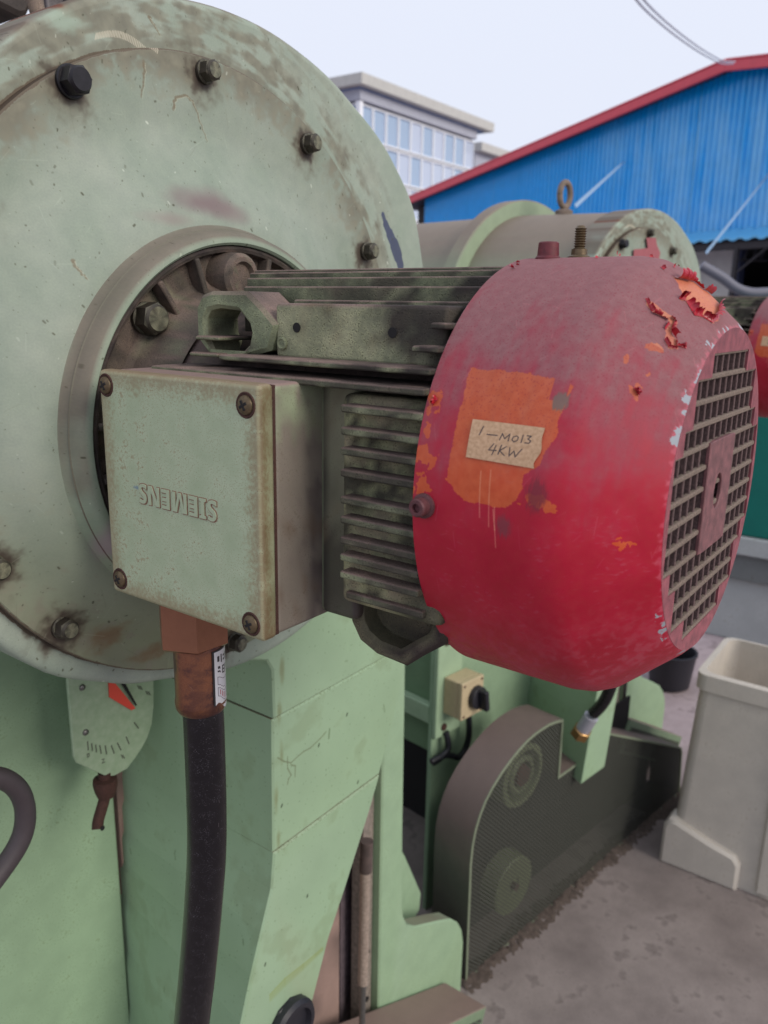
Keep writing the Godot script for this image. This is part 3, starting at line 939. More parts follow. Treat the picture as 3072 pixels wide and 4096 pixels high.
func drum_dirt(p: Vector3, n: Vector3) -> Color:
	var a := n3.get_noise_3dv(p * 6.0); var b := n3.get_noise_3dv(p * 40.0)
	return lin(156, 174, 146).lerp(lin(140, 126, 114), sstep(0.15, 0.85, n.y + a * 0.25 + b * 0.06))

func frame_dirt(p: Vector3, n: Vector3) -> Color:
	var a := n3.get_noise_3dv(p * 5.0); var b := n3.get_noise_3dv(Vector3(p.x * 60, p.y * 18, p.z * 60))
	var c := lin(162, 188, 159)
	c = c.lerp(lin(150, 180, 143), 0.5 + a * 0.5)
	c = c.lerp(lin(158, 160, 130), sstep(0.35, 0.7, a * 0.6 + b * 0.5) * 0.45)
	return c.lerp(lin(136, 118, 106), sstep(0.6, 0.95, n.y) * 0.8)

func guard_dirt(p: Vector3, n: Vector3) -> Color:
	var a := n3.get_noise_3dv(p * 7.0)
	return lin(104, 112, 96).lerp(lin(122, 106, 102), sstep(-0.1, 0.45, n.y + a * 0.3 + 0.1)).lerp(lin(66, 62, 58), sstep(-1.02, -1.2, p.y + a * 0.06) * 0.75)

# ---------------------------------------------------------------- parts used again
var hexbolt_mesh: ArrayMesh
func bolt_mesh(flat: float, head: float, washer: float) -> ArrayMesh:
	var m := MB.new()
	var xf := facing_x(0.0)
	if washer > 0.0:
		lathe(m, [Vector2(0.0, washer), Vector2(0.0022, washer), Vector2(0.0028, washer - 0.0008), Vector2(0.0028, 0.0)], 20)
	var z0 := 0.0028 if washer > 0.0 else 0.0
	prism(m, xf.translated_local(Vector3(0, 0, z0)), hexagon(flat / 2 / cos(PI / 6), 0.35), head - 0.0012, 0.0011)
	lathe(m, [Vector2(z0 + head - 0.0013, flat / 2), Vector2(z0 + head, flat / 2 - 0.0014), Vector2(z0 + head, 0.0)], 20)
	return commit(m, bolt_dirt)

func ring_r(th: float) -> float:
	var tb := [-180.0, 0.266, -140.0, 0.256, -110.0, 0.2515, -69.8, 0.2521, -57.2, 0.2619, -44.4, 0.2729, -35.6, 0.2759, -10.0, 0.277, 20.0, 0.275, 46.2, 0.2709, 58.1, 0.2688, 81.5, 0.2595, 90.2, 0.2585, 103.6, 0.2586, 120.1, 0.262, 135.8, 0.2715, 146.6, 0.2768, 159.6, 0.2703, 180.0, 0.266]
	var d := rad_to_deg(wrapf(th, -PI, PI))
	for i in range(0, tb.size() - 2, 2):
		if d <= tb[i + 2]:
			var t: float = (d - tb[i]) / (tb[i + 2] - tb[i])
			t = t * t * (3 - 2 * t) * 0.5 + t * 0.5
			return lerpf(tb[i + 1], tb[i + 3], t)
	return 0.266

func dome(p: Vector3) -> float:
	var d := Vector2(p.y, p.z).length(); var r := Vector2(p.y - 0.0279, p.z + 0.0157).length()
	return 0.027 * smoothstep(0.208, 0.134, d) * smoothstep(0.2222, 0.175, r)

func ring_p(th: float, x: float, dr: float) -> Vector3:
	var r := ring_r(th) + dr
	return Vector3(x, 0.0326 + r * sin(th), -0.0568 + r * cos(th))

# ---------------------------------------------------------------- the mill
func make_machine() -> Node3D:
	var t := thing("milling_machine", "pale green milling machine in front, its big round end cover filling the left", "machine", Vector3.ZERO, 0.0, "green milling machines side by side")
	var up := Vector3(0, AX, 0)
	# end ring of the housing
	var m := MB.new()
	grid(m, 144, 5, func(u: float, v: float) -> Vector3:
		var th := u * TAU
		return Vector3(-0.01, 0.0279 + 0.20 * sin(th), -0.0157 + 0.20 * cos(th)).lerp(ring_p(th, -0.01, -0.006), v), Vector3(-1, 0, 0), true)
	grid(m, 144, 5, func(u: float, v: float) -> Vector3:
		var q := v * PI / 2
		return ring_p(u * TAU, -0.01 - 0.006 * (1 - cos(q)), -0.006 + 0.006 * sin(q)), Vector3(-0.3, 0.03, -0.05), true)
	grid(m, 144, 3, func(u: float, v: float) -> Vector3: return ring_p(u * TAU, -0.016 - 0.05 * v, 0.0), Vector3(-0.04, 0.03, -0.05), true)
	grid(m, 144, 2, func(u: float, v: float) -> Vector3: return ring_p(u * TAU, -0.066, -0.02 * v), Vector3(0.3, 0.03, -0.05), true)
	var ring := part("housing_ring", m, MT.face, t, up, func(p: Vector3, n: Vector3) -> Color: return Color.WHITE.lerp(Color(0.62, 0.47, 0.46), sstep(0.35, 0.8, n.y + n3.get_noise_3dv(p * 20.0) * 0.3) * sstep(0.9, 0.5, n.x)), face_uv)
	# drum behind
	m = MB.new()
	var dx := Transform3D(Basis(), Vector3(0, 0.0326, -0.0568))
	lathe(m, [Vector2(-1.05, 0.0), Vector2(-1.05, 0.264), Vector2(-0.33, 0.265), Vector2(-0.06, 0.255)], 96, dx)
	part("drum", m, MT.green_dust, t, up, drum_dirt)
	m = MB.new()
	lathe(m, [Vector2(-0.36, 0.25), Vector2(-0.36, 0.295), Vector2(-0.357, 0.298), Vector2(-0.325, 0.298), Vector2(-0.322, 0.295), Vector2(-0.322, 0.25)], 96, dx)
	part("flange_ring", m, MT.green_dust, t, up, drum_dirt)
	m = MB.new()
	lathe(m, [Vector2(-0.97, 0.25), Vector2(-0.97, 0.284), Vector2(-0.967, 0.287), Vector2(-0.935, 0.287), Vector2(-0.932, 0.284), Vector2(-0.932, 0.25)], 72, dx)
	part("flange_ring", m, MT.green_dust, t, up, drum_dirt)
	m = MB.new()
	lathe(m, [Vector2(0, 0.02), Vector2(0.008, 0.02), Vector2(0.012, 0.012), Vector2(0.014, 0.0)], 16, Transform3D(Basis(Vector3(0, 1, 0), Vector3(-1, 0, 0), Vector3(0, 0, 1)), Vector3(-0.235, 0.294, -0.057)))
	var loop := []
	for i in 33:
		loop.append(Vector3(-0.235 + 0.0 , 0.336 + 0.026 * sin(TAU * i / 32), -0.057 + 0.021 * cos(TAU * i / 32)))
	tube(m, loop, 0.0068, 10, false)
	part("eye_bolt", m, MT.cast, t, up, func(_p: Vector3, _n: Vector3) -> Color: return lin(140, 124, 112))
	# cover plate, with the raised seat for the motor
	m = MB.new()
	var cx := Transform3D(Basis(), Vector3(0, 0.0279, -0.0157))
	lathe(m, [Vector2(-0.012, 0.2236), Vector2(-0.0015, 0.2236), Vector2(0.0, 0.2222)], 128, cx)
	grid(m, 128, 36, func(uu: float, vv: float) -> Vector3:
		var rr := lerpf(0.2222, 0.03, vv)
		var q := Vector3(0, 0.0279 + rr * sin(uu * TAU), -0.0157 + rr * cos(uu * TAU))
		q.x = dome(q)
		return q, Vector3(-1, 0, 0), true)
	var cover := part("cover_plate", m, MT.face, t, up, func(_p: Vector3, n: Vector3) -> Color: return Color.WHITE.lerp(Color(0.5, 0.38, 0.34), sstep(0.5, 0.1, n.x)), face_uv)
	m = MB.new()
	lathe(m, [Vector2(0.02, 0.144), Vector2(0.0245, 0.1402), Vector2(0.0275, 0.1376), Vector2(0.031, 0.1358), Vector2(0.036, 0.1344), Vector2(0.0405, 0.133), Vector2(0.0432, 0.131), Vector2(0.0446, 0.1285), Vector2(0.0448, 0.1265), Vector2(0.043, 0.125), Vector2(0.034, 0.1245), Vector2(0.03, 0.1245)], 160)
	part("motor_seat", m, MT.face, cover, Vector3.ZERO, boss_dirt, face_uv)
	m = MB.new()
	lathe(m, [Vector2(0.0328, 0.1352), Vector2(0.0334, 0.1357), Vector2(0.0341, 0.1348)], 120)
	part("weld_bead", m, MT.face, cover, Vector3.ZERO, func(_p: Vector3, _n: Vector3) -> Color: return Color(0.5, 0.4, 0.36), face_uv)
	var bm := bolt_mesh(0.0128, 0.0088, 0.0079)
	for i in bolt_zy.size():
		var b: Vector2 = bolt_zy[i]
		if i == 0:
			var mm := MB.new()
			lathe(mm, [Vector2(0, 0.0098), Vector2(0.0016, 0.0098), Vector2(0.0024, 0.0092), Vector2(0.0024, 0.0)], 24)
			prism(mm, facing_x(0.0024), hexagon(0.0087, 0.2), 0.0092, 0.0014)
			lathe(mm, [Vector2(0.0112, 0.0074), Vector2(0.0124, 0.0064), Vector2(0.0124, 0.0)], 24)
			put("bolt", commit(mm), MT.black_bolt, cover, Vector3(0.0005, b.y, b.x)).set_meta("label", "larger black bolt at the upper left")
		else:
			put("bolt", bm, MT.bolt, cover, Vector3(0.0005, b.y, b.x))
	# the leg under the drum: three blocks with weld seams between
	var legs := [
		[-0.33, -0.12, 0.06, -0.12, 0.04, -0.2, -0.01, -0.211, -0.055, -0.219, -0.074, -0.226, -0.081, -0.238, -0.082, -0.2875, -0.3055, -0.2875, -0.322, -0.24],
		[-0.0805, -0.2885, -0.0785, -0.4295, -0.251, -0.4295, -0.277, -0.37, -0.305, -0.2885],
		[-0.0783, -0.4297, -0.074, -0.468, -0.059, -0.507, -0.044, -0.547, -0.029, -0.592, -0.012, -0.66, 0.002, -0.74, 0.02, -0.85, 0.045, -1.0, -0.06, -1.0, -0.08, -0.88, -0.105, -0.74, -0.124, -0.671, -0.142, -0.63, -0.16, -0.588, -0.188, -0.543, -0.233, -0.465, -0.2508, -0.4297]]
	for q in legs:
		m = MB.new()
		if q == legs[2]:
			var front := zy(q)
			var back := PackedVector2Array()
			for p in front:
				back.push_back(Vector2(maxf(p.x, 0.0795), p.y))
			if Geometry2D.is_polygon_clockwise(front):
				front.reverse(); back.reverse()
			var ins := inset(front, 0.0018)
			for e in front.size():
				var e2 := (e + 1) % front.size()
				for band in [[back, -0.31, front, -0.0138], [front, -0.0138, ins, -0.012]]:
					var A := Vector3(band[1], band[0][e].y, -band[0][e].x); var B := Vector3(band[1], band[0][e2].y, -band[0][e2].x)
					var C := Vector3(band[3], band[2][e2].y, -band[2][e2].x); var D := Vector3(band[3], band[2][e].y, -band[2][e].x)
					var nn := (C - A).cross(D - B).normalized()
					var d2 := front[e2] - front[e]
					if nn.dot(Vector3(0.05, -d2.x, -d2.y)) < 0.0:
						nn = -nn
					m.quad(A, B, C, D, nn)
			var ix := Geometry2D.triangulate_polygon(ins)
			for e in range(0, ix.size(), 3):
				m.tri(Vector3(-0.012, ins[ix[e]].y, -ins[ix[e]].x), Vector3(-0.012, ins[ix[e + 1]].y, -ins[ix[e + 1]].x), Vector3(-0.012, ins[ix[e + 2]].y, -ins[ix[e + 2]].x), Vector3(1, 0, 0), Vector3(1, 0, 0), Vector3(1, 0, 0))
		else:
			prism(m, facing_x(-0.31), zy(q), 0.298 - (0.001 if q.size() == 10 else 0.0), 0.0018)
		part("leg_block", m, MT.leg, t, up, frame_dirt, func(p: Vector3, n: Vector3) -> Vector2: return Vector2(((0.08 - p.z) if absf(n.z) < 0.7 else p.x + 0.9) / 0.9, (-0.12 - p.y) / 0.9))
	m = MB.new()
	prism(m, facing_x(-0.0125), zy([-0.062, -0.655, -0.064, -0.632, -0.08, -0.617, -0.098, -0.615, -0.115, -0.624, -0.122, -0.643, -0.118, -0.662, -0.1, -0.68, -0.078, -0.676]), 0.004, 0.001)
	var bush := part("cable_bush", m, MT.black_plastic, t, up)
	m = MB.new()
	lathe(m, [Vector2(0, 0.032), Vector2(0.006, 0.032), Vector2(0.01, 0.029), Vector2(0.01, 0.024), Vector2(0.004, 0.022), Vector2(0.004, 0)], 28, Transform3D(Basis(), Vector3(-0.009, -0.647, -0.093)))
	part("bush_rim", m, MT.black_plastic, bush)
	# walls of the base
	m = MB.new()
	prism(m, facing_x(-0.252), zy([-0.06, -0.1, 0.327, -0.1, 0.327, -1.33, -0.06, -1.33]), 0.012, 0.003)
	part("front_wall", m, MT.green_dust, t, up, frame_dirt)
	m = MB.new()
	box(m, Vector3(-1.1, -0.92, 0.29), Vector3(-0.253, -0.12, 0.302), 0.002)
	part("side_wall", m, MT.green_dark, t, up)
	m = MB.new()
	box(m, Vector3(-1.1, -0.835, 0.303), Vector3(-0.254, -0.79, 0.325), 0.003)
	part("side_rail", m, MT.green, t, up)
	m = MB.new()
	box(m, Vector3(-1.1, -1.33, 0.05), Vector3(-0.26, -0.9, 0.06), 0.002)
	part("inner_panel", m, MT.black, t, up)  # black colour paints the shade inside the open base
	m = MB.new()
	box(m, Vector3(-1.1, -1.33, 0.06), Vector3(-1.09, -0.9, 0.31), 0.002)
	part("inner_panel", m, MT.black, t, up)  # black as well, painting the shade at the back of the opening
	m = MB.new()
	box(m, Vector3(-1.1, -1.33, -0.61), Vector3(-0.232, -0.2, -0.598), 0.002)
	part("side_wall", m, MT.green_dark, t, up)
	m = MB.new()
	box(m, Vector3(-1.08, -0.32, -0.58), Vector3(-0.26, -0.2, 0.31), 0.01)
	part("saddle", m, MT.green, t, up)
	m = MB.new()
	box(m, Vector3(-0.47, -1.33, -0.59), Vector3(-0.45, -0.3, -0.05), 0.002)
	part("inner_panel", m, MT.dust_dark, t, up)
	m = MB.new()
	box(m, Vector3(-0.27, -1.33, -0.472), Vector3(-0.25, -0.4, -0.07), 0.002, 0.04)
	part("inner_panel", m, MT.guard_rim, t, up, func(p: Vector3, _n: Vector3) -> Color: return lin(160, 134, 124).lerp(lin(116, 98, 92), sstep(0.0, 0.5, n3.get_noise_3dv(p * 14.0))))
	m = MB.new()
	box(m, Vector3(-0.3, -1.33, -0.515), Vector3(-0.285, -0.4, -0.465), 0.002, 0.04)
	part("inner_panel", m, MT.guard_rim, t, up, func(p: Vector3, _n: Vector3) -> Color: return lin(84, 74, 78).lerp(lin(130, 112, 108), sstep(0.05, 0.4, n3.get_noise_3dv(p * 22.0))))
	m = MB.new()
	box(m, Vector3(-0.29, -1.33, -0.545), Vector3(-0.275, -0.4, -0.505), 0.002)
	part("inner_panel", m, mat(Color8(128, 114, 122), 0.6, 0.1, MT.cast.albedo_texture, 5.0), t, up)
	# foot plate on the far side
	m = MB.new()
	prism(m, facing_x(-0.25), zy([-0.544, -0.25, -0.546, -1.33, -0.845, -1.33, -0.846, -1.2, -0.838, -1.165, -0.82, -1.135, -0.79, -1.105, -0.742, -1.077, -0.66, -1.032, -0.632, -1.01, -0.618, -0.98, -0.613, -0.95, -0.6085, -0.787, -0.6, -0.25]), 0.03, 0.003)
	part("foot_plate", m, MT.green_dust, t, up, frame_dirt)
	m = MB.new()
	box(m, Vector3(-0.26, -1.16, -0.543), Vector3(-0.235, -0.4, -0.515), 0.002)
	var strip := part("slide_strip", m, mat(Color8(186, 172, 162), 0.5, 0.2, MT.cast.albedo_texture, 8.0), t, up)
	m = MB.new()
	lathe(m, [Vector2(0, 0.005), Vector2(0.003, 0.004), Vector2(0.003, 0)], 10)
	var sm := commit(m)
	for y in [-0.55, -0.7, -0.85, -1.0, -1.1]:
		put("screw", sm, MT.black, strip, Vector3(-0.235, y, -0.529))
	m = MB.new()
	prism(m, facing_x(-0.32), zy([-0.6, -0.85, -0.68, -0.88, -0.735, -0.96, -0.8, -1.09, -0.796, -1.13, -0.757, -1.145, -0.6, -1.15]), 0.02, 0.002)
	part("gusset", m, MT.green_dust, t, up, frame_dirt)
	# sloping slide cover with a perforated skirt
	var sb := Basis(Vector3(1, 0, 0), Vector3(0, 0.88, -0.475), Vector3(0, 0.475, 0.88))
	m = MB.new()
	rbox(m, Transform3D(sb, Vector3(-0.168, -1.141, -0.585) - sb.y * 0.05), Vector3(0.098, 0.1, 0.42), 0.004, 0.05)
	var slab := part("slide_cover", m, MT.green_dust, t, up, func(p: Vector3, n: Vector3) -> Color: return lin(128, 150, 122).lerp(lin(146, 124, 116), sstep(0.4, 0.8, n.y + n3.get_noise_3dv(p * 12.0) * 0.2)))
	m = MB.new()
	rbox(m, Transform3D(sb, Vector3(-0.1185, -1.141, -0.585) - sb.y * 0.055), Vector3(0.004, 0.07, 0.39), 0.001)
	part("vent_skirt", m, MT.perforated, slab, Vector3.ZERO, null, func(p: Vector3, _n: Vector3) -> Vector2: return Vector2(p.z, p.y))
	# adjusting rod
	m = MB.new()
	tube(m, [Vector3(-0.15, -0.672, -0.411), Vector3(-0.15, -0.722, -0.409)], 0.0095, 16)
	part("rod_sleeve", m, MT.dust_dark, t, up)
	m = MB.new()
	tube(m, [Vector3(-0.15, -0.7, -0.409), Vector3(-0.15, -0.92, -0.406)], 0.0078, 16)
	part("rod", m, mat(Color8(206, 186, 172), 0.5, 0.2, MT.cast.albedo_texture, 12.0), t, up)
	m = MB.new()
	tube(m, [Vector3(-0.15, -0.92, -0.406), Vector3(-0.15, -1.2, -0.403)], 0.005, 12)
	part("rod_end", m, MT.steel, t, up)
	# gauge with pointer and valve
	m = MB.new()
	prism(m, facing_x(-0.168), zy([0.0298, -0.14, 0.0298, -0.2548, 0.03, -0.33, 0.0275, -0.338, -0.0034, -0.3683, -0.012, -0.3715, -0.0271, -0.3709, -0.0375, -0.3636, -0.0455, -0.357, -0.0536, -0.3479, -0.06, -0.335, -0.0634, -0.3166, -0.065, -0.2914, -0.065, -0.14]), 0.003, 0.0008)
	var gp := part("gauge_plate", m, MT.gauge, t, up, null, func(p: Vector3, _n: Vector3) -> Vector2: return Vector2((0.04 - p.z) / 0.12, (-0.26 - p.y) / 0.12))
	m = MB.new()
	prism(m, facing_x(-0.1645), zy([-0.012, -0.262, -0.0114, -0.285, -0.0348, -0.3085, -0.0397, -0.3083]), 0.002, 0.0004)
	part("pointer", m, MT.pointer, gp)
	m = MB.new()
	prism(m, facing_x(-0.1622), zy([-0.018, -0.262, -0.0388, -0.3045, -0.0402, -0.3045, -0.0225, -0.262]), 0.0015, 0.0)
	part("needle", m, MT.black, gp)
	for q in [Vector2(0.0158, -0.2643), Vector2(0.0161, -0.3107)]:
		m = MB.new()
		lathe(m, [Vector2(0, 0.0032), Vector2(0.0012, 0.003), Vector2(0.0022, 0.0018), Vector2(0.0024, 0)], 14, Transform3D(Basis(), Vector3(-0.165, q.y, q.x)))
		part("rivet", m, MT.steel, gp)
	var vert := Transform3D(Basis(Vector3(0, -1, 0), Vector3(1, 0, 0), Vector3(0, 0, 1)), Vector3(-0.17, -0.3655, -0.004))
	m = MB.new()
	lathe(m, [Vector2(0, 0.0), Vector2(0, 0.0062), Vector2(0.006, 0.0062), Vector2(0.007, 0.0115), Vector2(0.012, 0.012), Vector2(0.02, 0.0105), Vector2(0.026, 0.0085), Vector2(0.03, 0.0)], 18, vert)
	tube(m, smooth_path([Vector3(-0.17, -0.385, -0.004), Vector3(-0.17, -0.396, -0.001), Vector3(-0.168, -0.412, 0.008), Vector3(-0.165, -0.419, 0.0115)], 4), 0.0056, 14)
	var valve := part("drain_valve", m, MT.rust, t, up)
	m = MB.new()
	lathe(m, [Vector2(0, 0.0026), Vector2(0.0004, 0.0)], 12, Transform3D(Basis(), Vector3(-0.1594, -0.4165, 0.0095)))
	part("valve_hole", m, MT.black, valve)
	return t

# ---------------------------------------------------------------- the motor
func cowl_at(s: float, th: float, lift := 0.0) -> Vector3:
	var d := s * 0.116259
	for i in range(0, COWL.size() - 2, 2):
		var a := Vector2(COWL[i], COWL[i + 1]); var b := Vector2(COWL[i + 2], COWL[i + 3])
		var l := a.distance_to(b)
		if d <= l or i == COWL.size() - 4:
			var q := a.lerp(b, clampf(d / l, 0, 1))
			var nn := Vector2(-(b.y - a.y), b.x - a.x) / l
			q += nn * lift
			return Vector3(q.x, q.y * sin(th), q.y * cos(th))
		d -= l
	return Vector3.ZERO

func add_fin(t: Node3D, lo: Vector3, hi: Vector3) -> void:
	var m := MB.new()
	box(m, lo, hi, 0.0011, 0.006, 1)
	part("cooling_fin", m, MT.cast, t, Vector3.ZERO, fin_dirt)

func make_motor() -> Node3D:
	var t := thing("electric_motor", "green flange motor with big red peeling fan cowl in the foreground", "motor", Vector3(0, AX, 0), 0.0, "electric motors on the mills")
	var m := MB.new()
	lathe(m, [Vector2(0.033, 0.1243), Vector2(0.0345, 0.1235), Vector2(0.0345, 0.121), Vector2(0.0335, 0.119), Vector2(0.0335, 0.104), Vector2(0.037, 0.1), Vector2(0.045, 0.0965), Vector2(0.06, 0.092), Vector2(0.066, 0.089)], 144, Transform3D(), 25.0)
	lathe(m, [Vector2(0.0335, 0.1242), Vector2(0.0415, 0.1242), Vector2(0.0425, 0.1225), Vector2(0.0415, 0.1205), Vector2(0.0345, 0.1195)], 144)
	var sh := part("end_shield", m, MT.cast, t, Vector3.ZERO, shield_dirt)
	for i in 22:       # web ribs round the flange
		var a := TAU * (i + 0.35) / 22
		if absf(wrapf(a - PI / 4, -PI, PI)) < 0.17 or absf(wrapf(a - 3 * PI / 4, -PI, PI)) < 0.17 or absf(wrapf(a - PI / 2, -PI, PI)) < 0.14:
			continue
		m = MB.new()
		rbox(m, Transform3D(Basis(Vector3(1, 0, 0), Vector3(0, sin(a), cos(a)), Vector3(0, -cos(a), sin(a))), Vector3(0.0385, 0.108 * sin(a), 0.108 * cos(a))), Vector3(0.011, 0.026, 0.0042), 0.0016, 0.01)
		part("web_rib", m, MT.cast, sh, Vector3.ZERO, shield_dirt)
	m = MB.new()
	lathe(m, [Vector2(0.033, 0.0175), Vector2(0.05, 0.016), Vector2(0.0525, 0.0135), Vector2(0.0525, 0.0105), Vector2(0.049, 0.009), Vector2(0.049, 0.0)], 28, Transform3D(Basis(), Vector3(0, 0.1035, 0.006)))
	part("bolt_boss", m, MT.cast, sh, Vector3.ZERO, shield_dirt)
	var bm := bolt_mesh(0.0178, 0.0112, 0.0104)
	for i in 4:
		var a := PI / 4 + TAU * i / 4
		put("bolt", bm, MT.bolt, sh, Vector3(0.0345, 0.1075 * sin(a), 0.1075 * cos(a)))
	# stator body
	m = MB.new()
	grid(m, 96, 40, func(u: float, v: float) -> Vector3: return Vector3(0.06 + 0.245 * v, 0.0865 * sin(u * TAU), 0.0865 * cos(u * TAU)), Vector3(0.18, 0, 0), true)
	part("stator_body", m, MT.cast, t, Vector3.ZERO, motor_dirt)
	for y in [0.0375, 0.0265, 0.0165, 0.0055, -0.0082, -0.0185, -0.0292, -0.0382, -0.0475, -0.06]:
		for sg: float in [1.0, -1.0]:
			var tip: float = minf(0.1055, sqrt(0.117 * 0.117 - y * y))
			add_fin(t, Vector3(0.2185 if sg > 0 else 0.09, y - 0.002, sg * 0.074), Vector3(0.2668, y + 0.002, sg * tip))
	m = MB.new()
	box(m, Vector3(0.2125, -0.066, 0.05), Vector3(0.275, 0.044, 0.0972), 0.004, 0.005, 2)
	part("side_wall", m, MT.cast, t, Vector3.ZERO, func(p: Vector3, n: Vector3) -> Color:
		var a := n3.get_noise_3dv(p * 34.0); var b := n3.get_noise_3dv(p * 130.0)
		return lin(160, 162, 124).lerp(DUST, sstep(-0.2, 0.3, a + b * 0.3) * 0.5).lerp(SOOT, maxf(sstep(-0.05, 0.4, b * 0.6 - a) * 0.85, sstep(0.24, 0.266, p.x) * 0.7)))
	add_fin(t, Vector3(0.075, 0.0468, 0.055), Vector3(0.2668, 0.0503, 0.105))
	add_fin(t, Vector3(0.128, 0.0558, 0.055), Vector3(0.2668, 0.0588, 0.1005))
	add_fin(t, Vector3(0.094, 0.0562, 0.06), Vector3(0.118, 0.0585, 0.092))
	add_fin(t, Vector3(0.098, 0.0655, 0.06), Vector3(0.118, 0.0678, 0.0905))
	add_fin(t, Vector3(0.252, 0.0655, 0.06), Vector3(0.2668, 0.0685, 0.0945))
	add_fin(t, Vector3(0.258, 0.076, 0.05), Vector3(0.2668, 0.079, 0.0885))
	for i in 11:
		var z := 0.062 - 0.0124 * i
		var y := sqrt(0.1083 * 0.1083 - z * z)
		for sg: float in [1.0, -1.0]:
			var x0: float = [0.15, 0.098, 0.088, 0.078, 0.07, 0.066, 0.07, 0.078, 0.088, 0.098, 0.15][i] if sg > 0 else 0.09
			add_fin(t, Vector3(x0, sg * 0.055, z - 0.0015), Vector3(0.292, sg * y, z + 0.0015))
	m = MB.new()
	box(m, Vector3(0.153, 0.0575, 0.055), Vector3(0.263, 0.0868, 0.0815), 0.0025, 0.006, 2)
	var pad := part("nameplate_pad", m, MT.cast, t, Vector3.ZERO, func(p: Vector3, n: Vector3) -> Color:
		var a := n3.get_noise_3dv(p * 40.0); var b := n3.get_noise_3dv(p * 150.0)
		return lin(164, 166, 134).lerp(DUST, sstep(0.1, 0.8, n.y)).lerp(lin(112, 96, 74), sstep(0.05, 0.5, a + b * 0.5) * 0.7).lerp(SOOT, sstep(0.215, 0.255, p.x + a * 0.03 + (p.y - 0.07) * 0.9) * 0.9))
	for q in [Vector2(0.169, 0.0742), Vector2(0.232, 0.0735)]:
		m = MB.new()
		lathe(m, [Vector2(0, 0.0026), Vector2(0.0005, 0.0026), Vector2(0.0005, 0)], 14, Transform3D(Basis(Vector3(0, 0, 1), Vector3(1, 0, 0), Vector3(0, 1, 0)), Vector3(q.x, q.y, 0.0815)))
		part("rivet_hole", m, MT.black, pad)
	m = MB.new()
	lathe(m, [Vector2(0, 0.0034), Vector2(0.001, 0.0034), Vector2(0.0014, 0.0026), Vector2(0.0008, 0.0018), Vector2(0.001, 0)], 16, Transform3D(Basis(Vector3(0, 0, 1), Vector3(1, 0, 0), Vector3(0, 1, 0)), Vector3(0.1585, 0.0655, 0.0815)))
	part("ejector_mark", m, MT.cast, pad, Vector3.ZERO, func(_p: Vector3, _n: Vector3) -> Color: return GREEN)
	# lifting lugs
	var lug_col := func(p: Vector3, n: Vector3) -> Color:
		var a := n3.get_noise_3dv(p * 35.0); var b := n3.get_noise_3dv(p * 160.0)
		return lin(150, 158, 126).lerp(DUST, sstep(0.2, 0.8, n.y + a * 0.3)).lerp(SOOT, sstep(0.1, 0.5, b + a * 0.7 + 6.0 * (p.x - 0.135)) * 0.75)
	m = MB.new()
	ring_prism(m, Transform3D(Basis(), Vector3(0, 0, 0.058)), xy([0.1, 0.058, 0.137, 0.058, 0.151, 0.0615, 0.156, 0.0755, 0.1465, 0.0838, 0.134, 0.0928, 0.105, 0.0928, 0.0965, 0.0905, 0.0915, 0.0835, 0.0915, 0.066]), xy([0.106, 0.0592, 0.128, 0.0592, 0.134, 0.0635, 0.136, 0.0705, 0.1345, 0.0755, 0.127, 0.0822, 0.111, 0.0835, 0.103, 0.082, 0.0995, 0.0775, 0.1, 0.069]), 0.026, 0.0022)
	part("lifting_lug", m, MT.cast, t, Vector3.ZERO, lug_col)
	m = MB.new()
	var lo := xy([0.206, -0.056, 0.2085, -0.083, 0.2145, -0.0925, 0.226, -0.0975, 0.246, -0.099, 0.256, -0.0905, 0.268, -0.0815, 0.2755, -0.066, 0.272, -0.05])
	var li := xy([0.216, -0.058, 0.217, -0.08, 0.2205, -0.0855, 0.2285, -0.0895, 0.242, -0.0905, 0.2495, -0.0845, 0.259, -0.0775, 0.2645, -0.065, 0.262, -0.0535])
	ring_prism(m, Transform3D(Basis(), Vector3(0, 0, 0.058)), lo, li, 0.026, 0.0022)
	prism(m, Transform3D(Basis(), Vector3(0, 0, 0.058)), inset(lo, 0.004), 0.012, 0.0)
	part("lifting_lug", m, MT.cast, t, Vector3.ZERO, func(p: Vector3, n: Vector3) -> Color:
		var b := n3.get_noise_3dv(p * 120.0)
		return lin(104, 100, 80).lerp(lin(58, 48, 46), sstep(-0.2, 0.4, b + 12.0 * (p.x - 0.25))))
	# terminal box
	m = MB.new()
	box(m, Vector3(0.062, -0.08, 0.05), Vector3(0.2145, 0.0495, 0.0742), 0.003, 0.006, 2)
	box(m, Vector3(0.19, -0.08, 0.05), Vector3(0.2165, 0.0494, 0.0885), 0.004, 0.006, 2)
	var tb := part("terminal_box", m, MT.boxside, t, Vector3.ZERO, box_dirt)
	m = MB.new()
	box(m, Vector3(0.0665, -0.0825, 0.0735), Vector3(0.1918, 0.0485, 0.1236), 0.003, 0.004, 3)
	part("box_body", m, MT.boxside, tb, Vector3.ZERO, box_dirt)
	m = MB.new()
	box(m, Vector3(0.067, -0.082, 0.122), Vector3(0.1913, 0.048, 0.1255), 0.0002, 1000, 1)
	part("gasket", m, MT.rust, tb)
	m = MB.new()
	box(m, Vector3(0.066, -0.083, 0.1241), Vector3(0.1926, 0.049, 0.1345), 0.0028, 0.01, 3)
